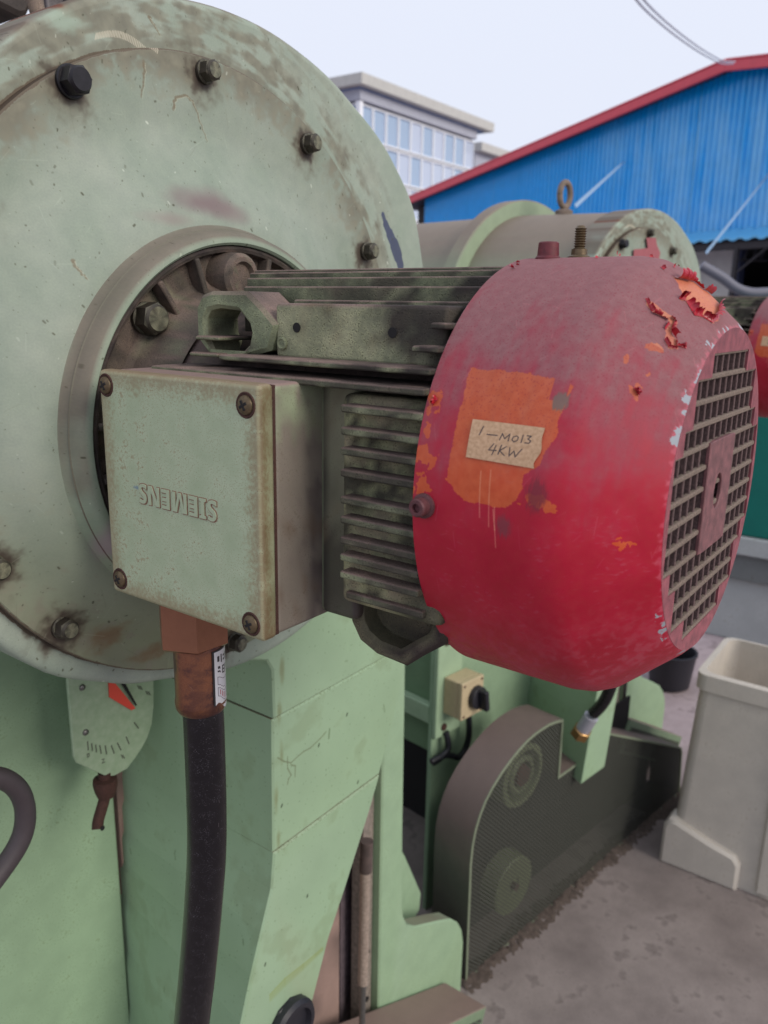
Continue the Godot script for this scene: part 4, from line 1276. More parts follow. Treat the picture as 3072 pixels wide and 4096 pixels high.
	var lid := part("lid", m, MT.lid, tb, Vector3.ZERO, func(p: Vector3, n: Vector3) -> Color: return Color.WHITE.lerp(Color(0.5, 0.4, 0.34), sstep(0.55, 0.9, n.x) * (0.8 + 0.5 * n3.get_noise_3dv(p * 60.0))).lerp(Color(0.75, 0.6, 0.6), sstep(0.5, 0.9, n.y)), func(p: Vector3, n: Vector3) -> Vector2: return Vector2((p.x - 0.066) / 0.1266 - (0.0 if n.x < 0.6 else (0.1345 - p.z) * 14.0), (0.049 - p.y) / 0.132))
	var zf := Basis(Vector3(0, 0, 1), Vector3(1, 0, 0), Vector3(0, 1, 0))
	for q in [Vector2(0.073, 0.0405), Vector2(0.1835, 0.0385), Vector2(0.0745, -0.0735), Vector2(0.1835, -0.0745)]:
		m = MB.new()
		lathe(m, [Vector2(0, 0.0066), Vector2(0.0006, 0.0062), Vector2(0.0002, 0.0055), Vector2(0.0002, 0.0)], 22, Transform3D(zf, Vector3(q.x, q.y, 0.1345)))
		part("screw_recess", m, MT.rust, lid)
		m = MB.new()
		lathe(m, [Vector2(0, 0.005), Vector2(0.0009, 0.0047), Vector2(0.0018, 0.0034), Vector2(0.0022, 0.0017), Vector2(0.0022, 0)], 20, Transform3D(zf, Vector3(q.x, q.y, 0.1346)))
		part("screw", m, MT.screw, lid)
		m = MB.new()
		for e in 2:
			rbox(m, Transform3D(Basis(Vector3(0, 0, 1), 0.5 + e * PI / 2), Vector3(q.x, q.y, 0.1365 + 0.0001 * e)), Vector3(0.0054, 0.0015, 0.001), 0.0003)
		part("screw_slot", m, MT.black, lid)
	var font := SystemFont.new()
	font.font_names = PackedStringArray(["Droid Sans"])
	font.font_weight = 700
	for e in 5:
		var tm := TextMesh.new()
		tm.font = font
		tm.text = "SIEMENS"
		tm.font_size = 64
		tm.pixel_size = 0.0151 / 64.0 
		tm.depth = 0.0014 if e == 0 else 0.0003 + 0.00006 * e
		var o := MeshInstance3D.new()
		o.mesh = tm
		o.material_override = MT.lid_text if e == 0 else MT.text_grime
		o.name = named(lid, "raised_lettering" if e == 0 else "lettering_grime")
		var off: Vector2 = [Vector2.ZERO, Vector2(0.0005, 0.0004), Vector2(-0.0005, 0.0004), Vector2(0.0005, -0.0005), Vector2(-0.0004, -0.0006)][e]
		o.transform = Transform3D(Basis(Vector3(0, 0, 1), PI - 0.012).scaled(Vector3(1.0, 1, 1)), Vector3(0.129 + off.x, -0.0178 + off.y, 0.1345))
		lid.add_child(o, true)
	# fan cowl
	m = MB.new()
	var pr := []
	for i in range(0, COWL.size(), 2):
		pr.append(Vector2(COWL[i], COWL[i + 1]))
	lathe(m, pr, 192, Transform3D(), 45.0, -PI, PI)
	var cowl := part("fan_cowl", m, MT.cowl, t)
	m = MB.new()
	lathe(m, [Vector2(0.366, 0.0815), Vector2(0.34, 0.1055), Vector2(0.3245, 0.1104), Vector2(0.267, 0.1104), Vector2(0.267, 0.112)], 96)
	part("cowl_lining", m, MT.red_dark, cowl)
	var P := 0.0105
	var cells := {}
	for i in range(-8, 8):
		for j in range(-8, 9):
			var ok := true
			for c in [Vector2(i, j - 0.5), Vector2(i + 1, j - 0.5), Vector2(i, j + 0.5), Vector2(i + 1, j + 0.5)]:
				if (c * P).length() > 0.0782:
					ok = false
			if i >= -2 and i < 2 and absi(j) <= 2:
				ok = false
			if ok:
				cells[Vector2i(i, j)] = true
	var circ := PackedVector2Array()
	for i in 96:
		circ.push_back(Vector2.from_angle(TAU * i / 96) * 0.0792)
	m = MB.new()
	for i in range(-8, 8):
		for j in range(-8, 9):
			if cells.has(Vector2i(i, j)) or (i >= -2 and i < 2 and absi(j) <= 2):
				continue
			var sq := PackedVector2Array([Vector2(i, j - 0.5) * P, Vector2(i + 1, j - 0.5) * P, Vector2(i + 1, j + 0.5) * P, Vector2(i, j + 0.5) * P])
			for pl in Geometry2D.intersect_polygons(sq, circ):
				prism(m, facing_x(0.3698), pl, 0.0015, 0.0)
	part("cowl_face", m, MT.red_face, cowl)
	var plate_o := PackedVector2Array(); var plate_i := PackedVector2Array()
	for i in 32:
		var d := Vector2.from_angle(TAU * (i + 0.5) / 32)
		var k := minf(0.0222 / absf(d.x), 0.0275 / absf(d.y))
		plate_o.push_back(d * k)
		plate_i.push_back(Vector2(d.x * 0.0066, d.y * 0.0088 + 0.001))
	m = MB.new()
	ring_prism(m, facing_x(0.3702), plate_o, plate_i, 0.0018, 0.0004)
	part("centre_plate", m, mat(Color8(150, 100, 104), 0.65, 0.0, MT.cast.albedo_texture, 9.0), cowl)
	for j in range(-8, 8):      # horizontal bars, furred with dust
		var lo_i := 99; var hi_i := -99
		for i in range(-8, 8):
			if cells.has(Vector2i(i, j)) or cells.has(Vector2i(i, j + 1)):
				lo_i = mini(lo_i, i); hi_i = maxi(hi_i, i + 1)
		if lo_i < hi_i:
			m = MB.new()
			var L := (hi_i - lo_i) * P + 0.003
			rbox(m, Transform3D(Basis(), Vector3(0.3694, (j + 0.5) * P, -(lo_i + hi_i) * 0.5 * P)), Vector3(0.003, 0.0026, L), 0.0009, 0.01)
			part("grille_bar", m, MT.bar_dust, cowl)
	for i in range(-7, 8):
		var lo_j := 99; var hi_j := -99
		for j in range(-8, 9):
			if cells.has(Vector2i(i, j)) or cells.has(Vector2i(i - 1, j)):
				lo_j = mini(lo_j, j); hi_j = maxi(hi_j, j + 1)
		if lo_j < hi_j:
			m = MB.new()
			var L := (hi_j - lo_j) * P
			rbox(m, Transform3D(Basis(), Vector3(0.3681, (lo_j + hi_j - 1) * 0.5 * P, -i * P)), Vector3(0.004, L, 0.002), 0.0006, 0.01)
			part("grille_bar", m, MT.bar_dark, cowl)
	# fan behind the grille
	m = MB.new()
	lathe(m, [Vector2(0.31, 0.1), Vector2(0.318, 0.09), Vector2(0.322, 0.03), Vector2(0.345, 0.024), Vector2(0.345, 0.0)], 48)
	for i in 7:
		var a := TAU * i / 7
		rbox(m, Transform3D(Basis(Vector3(1, 0, 0), a), Vector3.ZERO).translated_local(Vector3(0.332, 0.055, 0)), Vector3(0.024, 0.065, 0.003), 0.001)
	part("fan", m, MT.fan, t)
	# screws, studs, sticker
	m = MB.new()
	var sc := cowl_at(0.055, -0.012)
	lathe(m, [Vector2(-0.002, 0.0058), Vector2(0.0013, 0.0058), Vector2(0.0016, 0.005), Vector2(0.0018, 0.0043), Vector2(0.0062, 0.0043), Vector2(0.007, 0.0037), Vector2(0.007, 0.0021), Vector2(0.005, 0.0019), Vector2(0.005, 0)], 22, Transform3D(zf, sc))
	part("cap_screw", m, mat(Color8(122, 74, 80), 0.6, 0.2, MT.cast.albedo_texture, 20.0), cowl)
	var yf := Basis(Vector3(0, 1, 0), Vector3(1, 0, 0), Vector3(0, 0, -1))
	m = MB.new()
	lathe(m, [Vector2(-0.004, 0.0065), Vector2(0.0, 0.0065), Vector2(0.001, 0.0056), Vector2(0.0072, 0.0052), Vector2(0.0078, 0.0046), Vector2(0.0078, 0)], 20, Transform3D(yf, Vector3(0.2785, 0.1115, 0.011)))
	part("red_stub", m, mat(Color8(128, 50, 62), 0.6, 0.0, MT.cast.albedo_texture, 20.0), cowl)
	m = MB.new()
	lathe(m, [Vector2(-0.003, 0.0058), Vector2(0.0005, 0.0058), Vector2(0.0012, 0.005), Vector2(0.0014, 0.0042), Vector2(0.0042, 0.004), Vector2(0.0042, 0.0)], 18, Transform3D(yf, Vector3(0.2915, 0.1118, 0.002)))
	var th := [Vector2(0.0042, 0.0029)]
	for i in 9:
		th.append(Vector2(0.0046 + i * 0.0012, 0.0031))
		th.append(Vector2(0.0052 + i * 0.0012, 0.0024))
	th.append(Vector2(0.0156, 0.0018)); th.append(Vector2(0.0158, 0.0))
	lathe(m, th, 16, Transform3D(yf, Vector3(0.2915, 0.1118, 0.002)), 10.0)
	part("threaded_stud", m, MT.screw, cowl)
	m = MB.new()
	for i in 12:
		for j in 8:
			var q := []
			for c in [[i, j], [i + 1, j], [i + 1, j + 1], [i, j + 1]]:
				var u: float = c[0] / 12.0; var w: float = c[1] / 8.0
				var tear: float = 0.012 * sstep(0.75, 1.0, u) * sin(w * 9.0) * w
				var s := lerpf(0.222, lerpf(0.515, 0.507, w), u) - tear
				var a := lerpf(lerpf(0.356, 0.352, u), lerpf(0.207, 0.199, u), w)
				q.append([cowl_at(s, a, 0.0005), Vector3(0, sin(a), cos(a)), Vector2(u, w)])
			m.quadn(q[0][0], q[1][0], q[2][0], q[3][0], q[0][1], q[1][1], q[2][1], q[3][1], q[0][2], q[1][2], q[2][2], q[3][2])
	part("paper_label", m, MT.label, cowl)
	# curls of peeling paint round the bare patches
	for src in [PEEL, STRIP, [0.78, 0.61, 0.805, 0.61, 0.81, 0.58], [0.03, 0.44, 0.05, 0.42, 0.03, 0.39], [0.87, 0.93, 0.9, 0.99, 0.91, 0.95]]:
		var ctr := Vector2.ZERO
		var k: int = src.size() / 2
		for i in k:
			ctr += Vector2(src[i * 2], src[i * 2 + 1]) / k
		for i in k:
			if k > 5 and rng.randf() < 0.25:
				continue
			var a := Vector2(src[i * 2], src[i * 2 + 1]); var b := Vector2(src[(i * 2 + 2) % src.size()], src[(i * 2 + 3) % src.size()])
			curl(cowl, a, b, ctr, rng.randf_range(0.0011, 0.0026) * (1.1 if src == PEEL else 0.7), rng.randf_range(1.2, 3.3))
	for i in 26:       # loose flakes on the crown
		var s := rng.randf_range(0.03, 0.72); var a := rng.randf_range(1.35, 1.75)
		if i < 9:
			s = rng.randf_range(0.02, 0.1); a = rng.randf_range(1.2, 1.6)
		var d := Vector2(rng.randf_range(-0.02, 0.02), rng.randf_range(-0.02, 0.02))
		curl(cowl, Vector2(s, a), Vector2(s, a) + d, Vector2(s, a) + Vector2(d.y, -d.x), rng.randf_range(0.0006, 0.0018), rng.randf_range(0.6, 2.4))
	return t

func curl(parent: Node3D, a: Vector2, b: Vector2, ctr: Vector2, rad: float, turn: float) -> void:
	var m := MB.new()
	var nu := 8; var nv := 7
	var P := []
	for i in nu + 1:
		var u := float(i) / nu
		var e := a.lerp(b, u)
		var p0 := cowl_at(e.x, e.y, 0.0003)
		var pn := (cowl_at(e.x, e.y, 0.002) - cowl_at(e.x, e.y, 0.0)).normalized()
		var inw := cowl_at(lerpf(e.x, ctr.x, 0.1), lerpf(e.y, ctr.y, 0.1)) - cowl_at(e.x, e.y)
		inw = (inw - pn * inw.dot(pn)).normalized()
		var side := (cowl_at(b.x, b.y) - cowl_at(a.x, a.y)).normalized()
		inw = (inw - side * inw.dot(side) * 0.7).normalized()
		var jag := 0.72 + 0.45 * absf(sin(u * 7.0 + a.x * 60.0)) * (0.3 + sin(PI * u) * 0.7)
		var row := []
		for j in nv + 1:
			var f := turn * jag * j / nv
			row.append(p0 + inw * rad * sin(f) + pn * rad * (1.0 - cos(f)))
		P.append(row)
	for i in nu:
		for j in nv:
			var n0: Vector3 = (P[i + 1][j] - P[i][j]).cross(P[i][j + 1] - P[i][j]).normalized()
			if not n0.is_finite() or n0.length() < 0.5:
				n0 = Vector3.UP
			m.quadn(P[i][j], P[i + 1][j], P[i + 1][j + 1], P[i][j + 1], n0, n0, n0, n0)
	part("paint_flake", m, MT.flake, parent)

# ---------------------------------------------------------------- loose things round the mills
func make_conduit() -> void:
	var t := thing("cable_conduit", "black cable conduit with copper coupling hanging from the motor's terminal box", "conduit", Vector3(0.105, AX - 0.08, 0.105))
	var o := Vector3(-0.105, 0.08, -0.105)
	var vert := Transform3D(Basis(Vector3(0, -1, 0), Vector3(1, 0, 0), Vector3(0, 0, 1)), Vector3(0.103, -0.0825, 0.105))
	var m := MB.new()
	var xf := Transform3D(Basis(Vector3(1, 0, 0), Vector3(0, 0, 1), Vector3(0, -1, 0)), Vector3(0.103, -0.083, 0.105))
	prism(m, xf, hexagon(0.0222, 0.62), 0.033, 0.0015)
	part("hex_nut", m, MT.copper_red, t, o)
	m = MB.new()
	lathe(m, [Vector2(0.032, 0.0148), Vector2(0.034, 0.0153), Vector2(0.068, 0.0153), Vector2(0.0705, 0.0159), Vector2(0.0745, 0.0156), Vector2(0.077, 0.0142), Vector2(0.0765, 0.0125)], 40, Transform3D(vert.basis, vert.origin + Vector3(0.004, 0, 0)), 35.0)
	var fe := part("coupling", m, MT.copper, t, o)
	m = MB.new()
	for i in 8:
		var q := []
		for c in [[i, 0], [i + 1, 0], [i + 1, 1], [i, 1]]:
			var a := lerpf(0.2, -0.75, c[0] / 8.0)
			var tw: float = 0.003 * sin(c[0] * 0.8) * c[1]
			q.append([Vector3(0.107, -0.0825 - lerpf(0.034, 0.0715, c[1]) + tw, 0.105) + Vector3(cos(a), 0, sin(a)) * 0.0158, Vector3(cos(a), 0, sin(a)), Vector2(c[0] / 8.0, c[1])])
		m.quadn(q[0][0], q[1][0], q[2][0], q[3][0], q[0][1], q[1][1], q[2][1], q[3][1], q[0][2], q[1][2], q[2][2], q[3][2])
	part("sticker", m, MT.sticker, fe)
	m = MB.new()
	var pts := smooth_path([Vector3(0.1075, -0.152, 0.105), Vector3(0.109, -0.17, 0.105), Vector3(0.1075, -0.25, 0.105), Vector3(0.101, -0.307, 0.105), Vector3(0.091, -0.37, 0.105), Vector3(0.081, -0.42, 0.104), Vector3(0.055, -0.55, 0.1), Vector3(0.02, -0.68, 0.09), Vector3(0.004, -0.8, 0.06), Vector3(-0.005, -0.86, 0.045)], 8)
	tube(m, pts, 0.0128, 28)
	part("hose", m, MT.hose, t, o)

func make_rear_conduit(rear: Transform3D) -> void:
	var t := thing("cable_conduit", "short black conduit ending in a brass gland on the rear mill's leg", "conduit")
	t.transform = rear
	var g := [Vector3(-0.004, -0.86, 0.07), Vector3(0.0, -0.838, 0.083), Vector3(0.022, -0.79, 0.083), Vector3(0.05, -0.735, 0.078), Vector3(0.08, -0.6, 0.09), Vector3(0.1, -0.4, 0.102), Vector3(0.105, -0.15, 0.105)]
	var m := MB.new()
	tube(m, smooth_path(g.slice(2), 6), 0.0135, 20)
	part("hose", m, MT.hose, t)
	var d: Vector3 = (g[2] - g[1]).normalized()
	var sd := d.cross(Vector3(1, 0, 0)).normalized()
	var b := Basis(sd, d.cross(sd), d)
	m = MB.new()
	prism(m, Transform3D(b, g[1] - d * 0.02), hexagon(0.022, 0.3), 0.022, 0.002)
	part("hex_nut", m, MT.brass, t)
	m = MB.new()
	tube(m, [g[1], g[1] + d * 0.045], 0.0165, 20)
	part("gland_sleeve", m, mat(Color8(168, 168, 180), 0.4, 0.3), t)

func make_switch(rear: Transform3D) -> void:
	var t := thing("switch_box", "beige rotary switch box with black knob on the rear mill", "switch")
	t.transform = rear
	var m := MB.new()
	box(m, Vector3(-0.24, -0.862, 0.245), Vector3(-0.226, -0.6, 0.331), 0.004, 1000, 2)
	var bp := part("mounting_plate", m, MT.green, t)
	for y in [-0.838, -0.63]:
		m = MB.new()
		lathe(m, [Vector2(0, 0.009), Vector2(0.004, 0.008), Vector2(0.006, 0.004), Vector2(0.006, 0)], 14, Transform3D(Basis(), Vector3(-0.226, y, 0.305)))
		part("screw", m, MT.rust, bp)
	m = MB.new()
	box(m, Vector3(-0.226, -0.801, 0.234), Vector3(-0.186, -0.713, 0.31), 0.003, 1000, 2)
	box(m, Vector3(-0.1855, -0.802, 0.2335), Vector3(-0.172, -0.712, 0.3105), 0.003, 1000, 2)
	var bx := part("housing", m, MT.beige, t)
	for q in [Vector2(-0.72, 0.302), Vector2(-0.72, 0.242), Vector2(-0.794, 0.302), Vector2(-0.794, 0.242)]:
		m = MB.new()
		lathe(m, [Vector2(0, 0.003), Vector2(0.001, 0.003), Vector2(0.001, 0)], 10, Transform3D(Basis(), Vector3(-0.172, q.x, q.y)))
		part("screw", m, MT.rust, bx)
	m = MB.new()
	lathe(m, [Vector2(-0.172, 0.027), Vector2(-0.16, 0.026), Vector2(-0.158, 0.022), Vector2(-0.158, 0)], 28, Transform3D(Basis(), Vector3(0, -0.757, 0.262)))
	rbox(m, Transform3D(Basis(Vector3(1, 0, 0), 0.15), Vector3(-0.148, -0.757, 0.262)), Vector3(0.024, 0.05, 0.013), 0.004, 1000, 2)
	part("knob", m, MT.black_plastic, t)
	m = MB.new()
	tube(m, smooth_path([Vector3(-0.205, -0.8, 0.248), Vector3(-0.208, -0.83, 0.237), Vector3(-0.212, -0.884, 0.228), Vector3(-0.215, -0.917, 0.236), Vector3(-0.215, -0.929, 0.258), Vector3(-0.215, -0.915, 0.284), Vector3(-0.218, -0.905, 0.31), Vector3(-0.225, -0.91, 0.345)], 5), 0.0072, 12)
	part("cable", m, MT.black_plastic, t)
	m = MB.new()
	tube(m, smooth_path([Vector3(-0.222, -0.85, 0.301), Vector3(-0.215, -0.888, 0.298), Vector3(-0.218, -0.905, 0.318), Vector3(-0.23, -0.92, 0.335)], 5), 0.0075, 12)
	part("cable", m, MT.black_plastic, t)

func make_guard(rear: Transform3D) -> void:
	var t := thing("belt_guard", "grey green belt guard of perforated sheet in front of the rear mill", "guard")
	t.transform = rear
	var o := [0.425, -1.33, 0.4275, -1.2, 0.429, -1.1, 0.4305, -1.03, 0.427, -0.985, 0.419, -0.951, 0.406, -0.922, 0.39, -0.898, 0.367, -0.875, 0.338, -0.854, 0.31, -0.838, 0.279, -0.824, 0.248, -0.814, 0.215, -0.8085, 0.19, -0.807, 0.163, -0.807, 0.135, -0.811, 0.107, -0.818, 0.105, -0.964, -0.046, -0.962, -0.041, -0.902, -0.2, -0.98, -0.4, -1.078, -0.53, -1.142, -0.555, -1.154, -0.572, -1.165, -0.58, -1.18, -0.598, -1.33]
	var poly := zy(o)
	poly.reverse()
	var X := Transform3D(facing_x(-0.135))
	var m := MB.new()
	side_strip(m, X, poly, 0.0, poly, 0.097, 1.0, 30.0)
	# cut the rim into finer bands so that its dust can vary
	part("guard_rim", m, MT.guard_rim, t, Vector3.ZERO, guard_dirt)
	m = MB.new()
	ring_prism(m, facing_x(-0.0385), poly, inset(poly, 0.006), 0.0025, 0.0006)
	part("edge_frame", m, mat(Color8(132, 142, 120), 0.6, 0.0, MT.guard_rim.albedo_texture, 3.0), t)
	m = MB.new()
	var ins := inset(poly, 0.006)
	var ix := Geometry2D.triangulate_polygon(ins)
	for q in range(0, ix.size(), 3):
		var a := Vector3(-0.0395, ins[ix[q]].y, -ins[ix[q]].x); var b := Vector3(-0.0395, ins[ix[q + 1]].y, -ins[ix[q + 1]].x); var c := Vector3(-0.0395, ins[ix[q + 2]].y, -ins[ix[q + 2]].x)
		m.tri(a, b, c, Vector3(1, 0, 0), Vector3(1, 0, 0), Vector3(1, 0, 0))
	part("perforated_sheet", m, MT.perforated, t, Vector3.ZERO, null, func(p: Vector3, _n: Vector3) -> Vector2: return Vector2(p.z, p.y))
	m = MB.new()
	box(m, Vector3(-0.134, -1.33, -0.56), Vector3(-0.128, -1.16, 0.42), 0.001)
	box(m, Vector3(-0.134, -1.16, -0.4), Vector3(-0.128, -0.97, 0.41), 0.001)
	part("back_plate", m, MT.black, t)
	# belt wheels seen through the sheet
	for q in [[0.236, -0.912, 0.074, "upper"], [0.246, -1.19, 0.07, "lower"]]:
		var w := thing("belt_pulley", "spoked green belt wheel with reddish hub behind the perforated guard" if q[3] == "upper" else "plain green disc wheel low behind the perforated guard", "pulley")
		w.transform = rear.translated_local(Vector3(-0.062, q[1], q[0]))
		m = MB.new()
		if q[3] == "upper":
			lathe(m, [Vector2(-0.03, q[2]), Vector2(0.012, q[2]), Vector2(0.014, q[2] - 0.003), Vector2(0.014, q[2] - 0.013), Vector2(0.0, q[2] - 0.015), Vector2(-0.03, q[2] - 0.015)], 48)
			var rim := part("rim", m, MT.pulley, w)
			m = MB.new()
			lathe(m, [Vector2(-0.03, 0.045), Vector2(0.008, 0.045), Vector2(0.012, 0.04), Vector2(0.012, 0.034), Vector2(0.002, 0.03), Vector2(-0.03, 0.028)], 36)
			part("inner_ring", m, MT.pulley, w)
			m = MB.new()
			lathe(m, [Vector2(-0.03, 0.026), Vector2(0.014, 0.024), Vector2(0.016, 0.02), Vector2(0.016, 0.0)], 24)
			part("hub", m, MT.hub_red, w)
			for i in 5:
				m = MB.new()
				rbox(m, Transform3D(Basis(Vector3(1, 0, 0), TAU * i / 5), Vector3.ZERO).translated_local(Vector3(-0.012, 0.055, 0)), Vector3(0.02, 0.032, 0.014), 0.003)
				part("spoke", m, MT.pulley, w)
		else:
			lathe(m, [Vector2(-0.03, q[2]), Vector2(0.012, q[2]), Vector2(0.015, q[2] - 0.003), Vector2(0.015, 0.02), Vector2(0.01, 0.016), Vector2(0.01, 0.0)], 48)
			part("disc", m, MT.pulley, w)
			m = MB.new()
			lathe(m, [Vector2(0.01, 0.01), Vector2(0.022, 0.01), Vector2(0.022, 0.0)], 18)
			part("hub", m, MT.rust, w)

func make_crate() -> void:
	var t := thing("plastic_bin", "dusty white plastic bin with open top at the right edge", "bin", Vector3(-0.012, 0, -1.535))
	# outline at the foot and at the rim, x to the right and z away
	var lvl := func(y: float, out: float) -> PackedVector3Array:
		var k := y / 0.545
		var x0 := 0.004 + 0.024 * k - out; var x1 := 0.80 - 0.024 * k + out
		var z0 := -0.012 - 0.024 * k + out; var z1 := -0.34 + 0.024 * k - out
		var p := PackedVector3Array()
		var r := 0.03
		for c in [[x0 + r, z0 - r, PI], [x1 - r, z0 - r, PI / 2], [x1 - r, z1 + r, 0.0], [x0 + r, z1 + r, -PI / 2]]:
			for i in 7:
				var a: float = c[2] - PI / 2 * i / 6
				p.push_back(Vector3(c[0] + r * cos(a), y, c[1] + r * sin(a)))
		return p
	var band := func(m: MB, a: PackedVector3Array, b: PackedVector3Array, sg: float) -> void:
		var k := a.size()
		for i in k:
			var j := (i + 1) % k
			var e := (a[j] - a[i]); var e2 := (b[i] - a[i])
			var mid := (a[0] + a[k / 2]) / 2
			var f := func(q: int) -> Vector3:
				var d: Vector3 = (a[(q + 1) % k] - a[(q + k - 1) % k]).cross(b[q] - a[q]).normalized()
				if d.dot(a[q] - mid) < 0: d = -d
				return d * sg
			m.quadn(a[i], a[j], b[j], b[i], f.call(i), f.call(j), f.call(j), f.call(i))
	var m := MB.new()
	band.call(m, lvl.call(0.0, 0.0), lvl.call(0.12, 0.0), 1.0)
	band.call(m, lvl.call(0.12, 0.0), lvl.call(0.50, 0.0), 1.0)
	band.call(m, lvl.call(0.545, -0.007), lvl.call(0.03, -0.007), -1.0)
	var fl: PackedVector3Array = lvl.call(0.03, -0.007)
	for i in range(1, fl.size() - 1):
		m.tri(fl[0], fl[i], fl[i + 1], Vector3.UP, Vector3.UP, Vector3.UP)
	part("bin_wall", m, MT.crate, t)
	m = MB.new()
	band.call(m, lvl.call(0.50, 0.0), lvl.call(0.5005, 0.008), 1.0)
	band.call(m, lvl.call(0.5005, 0.008), lvl.call(0.542, 0.009), 1.0)
	var ra: PackedVector3Array = lvl.call(0.542, 0.009); var rb: PackedVector3Array = lvl.call(0.545, 0.0); var rc: PackedVector3Array = lvl.call(0.545, -0.007)
	for i in ra.size():
		var j := (i + 1) % ra.size()
		m.quad(ra[i], ra[j], rb[j], rb[i], Vector3.UP)
		m.quad(rb[i], rb[j], rc[j], rc[i], Vector3.UP)
	part("rim", m, MT.crate, t)
	m = MB.new()
	prism(m, Transform3D(Basis(), Vector3(0, 0, -0.06)), xy([-0.01, 0.0, 0.185, 0.0, 0.185, 0.075, 0.17, 0.095, 0.11, 0.108, 0.02, 0.135, 0.002, 0.13, -0.008, 0.115]), 0.066, 0.008)
	part("foot", m, MT.crate, t)
	m = MB.new()
	rbox(m, Transform3D(Basis(Vector3(1, 0, 0), -0.045), Vector3(0.245, 0.25, -0.018)), Vector3(0.035, 0.47, 0.012), 0.005, 1000, 2)
	part("rib", m, MT.crate, t)

const SHED_P := Vector3(-2.889, 0, -15.233)
const SHED_D := Vector3(-0.927, 0, -0.374)      # along the gable wall, away to the left
const SHED_N := Vector3(-0.374, 0, 0.927)       # out of the wall, towards the yard

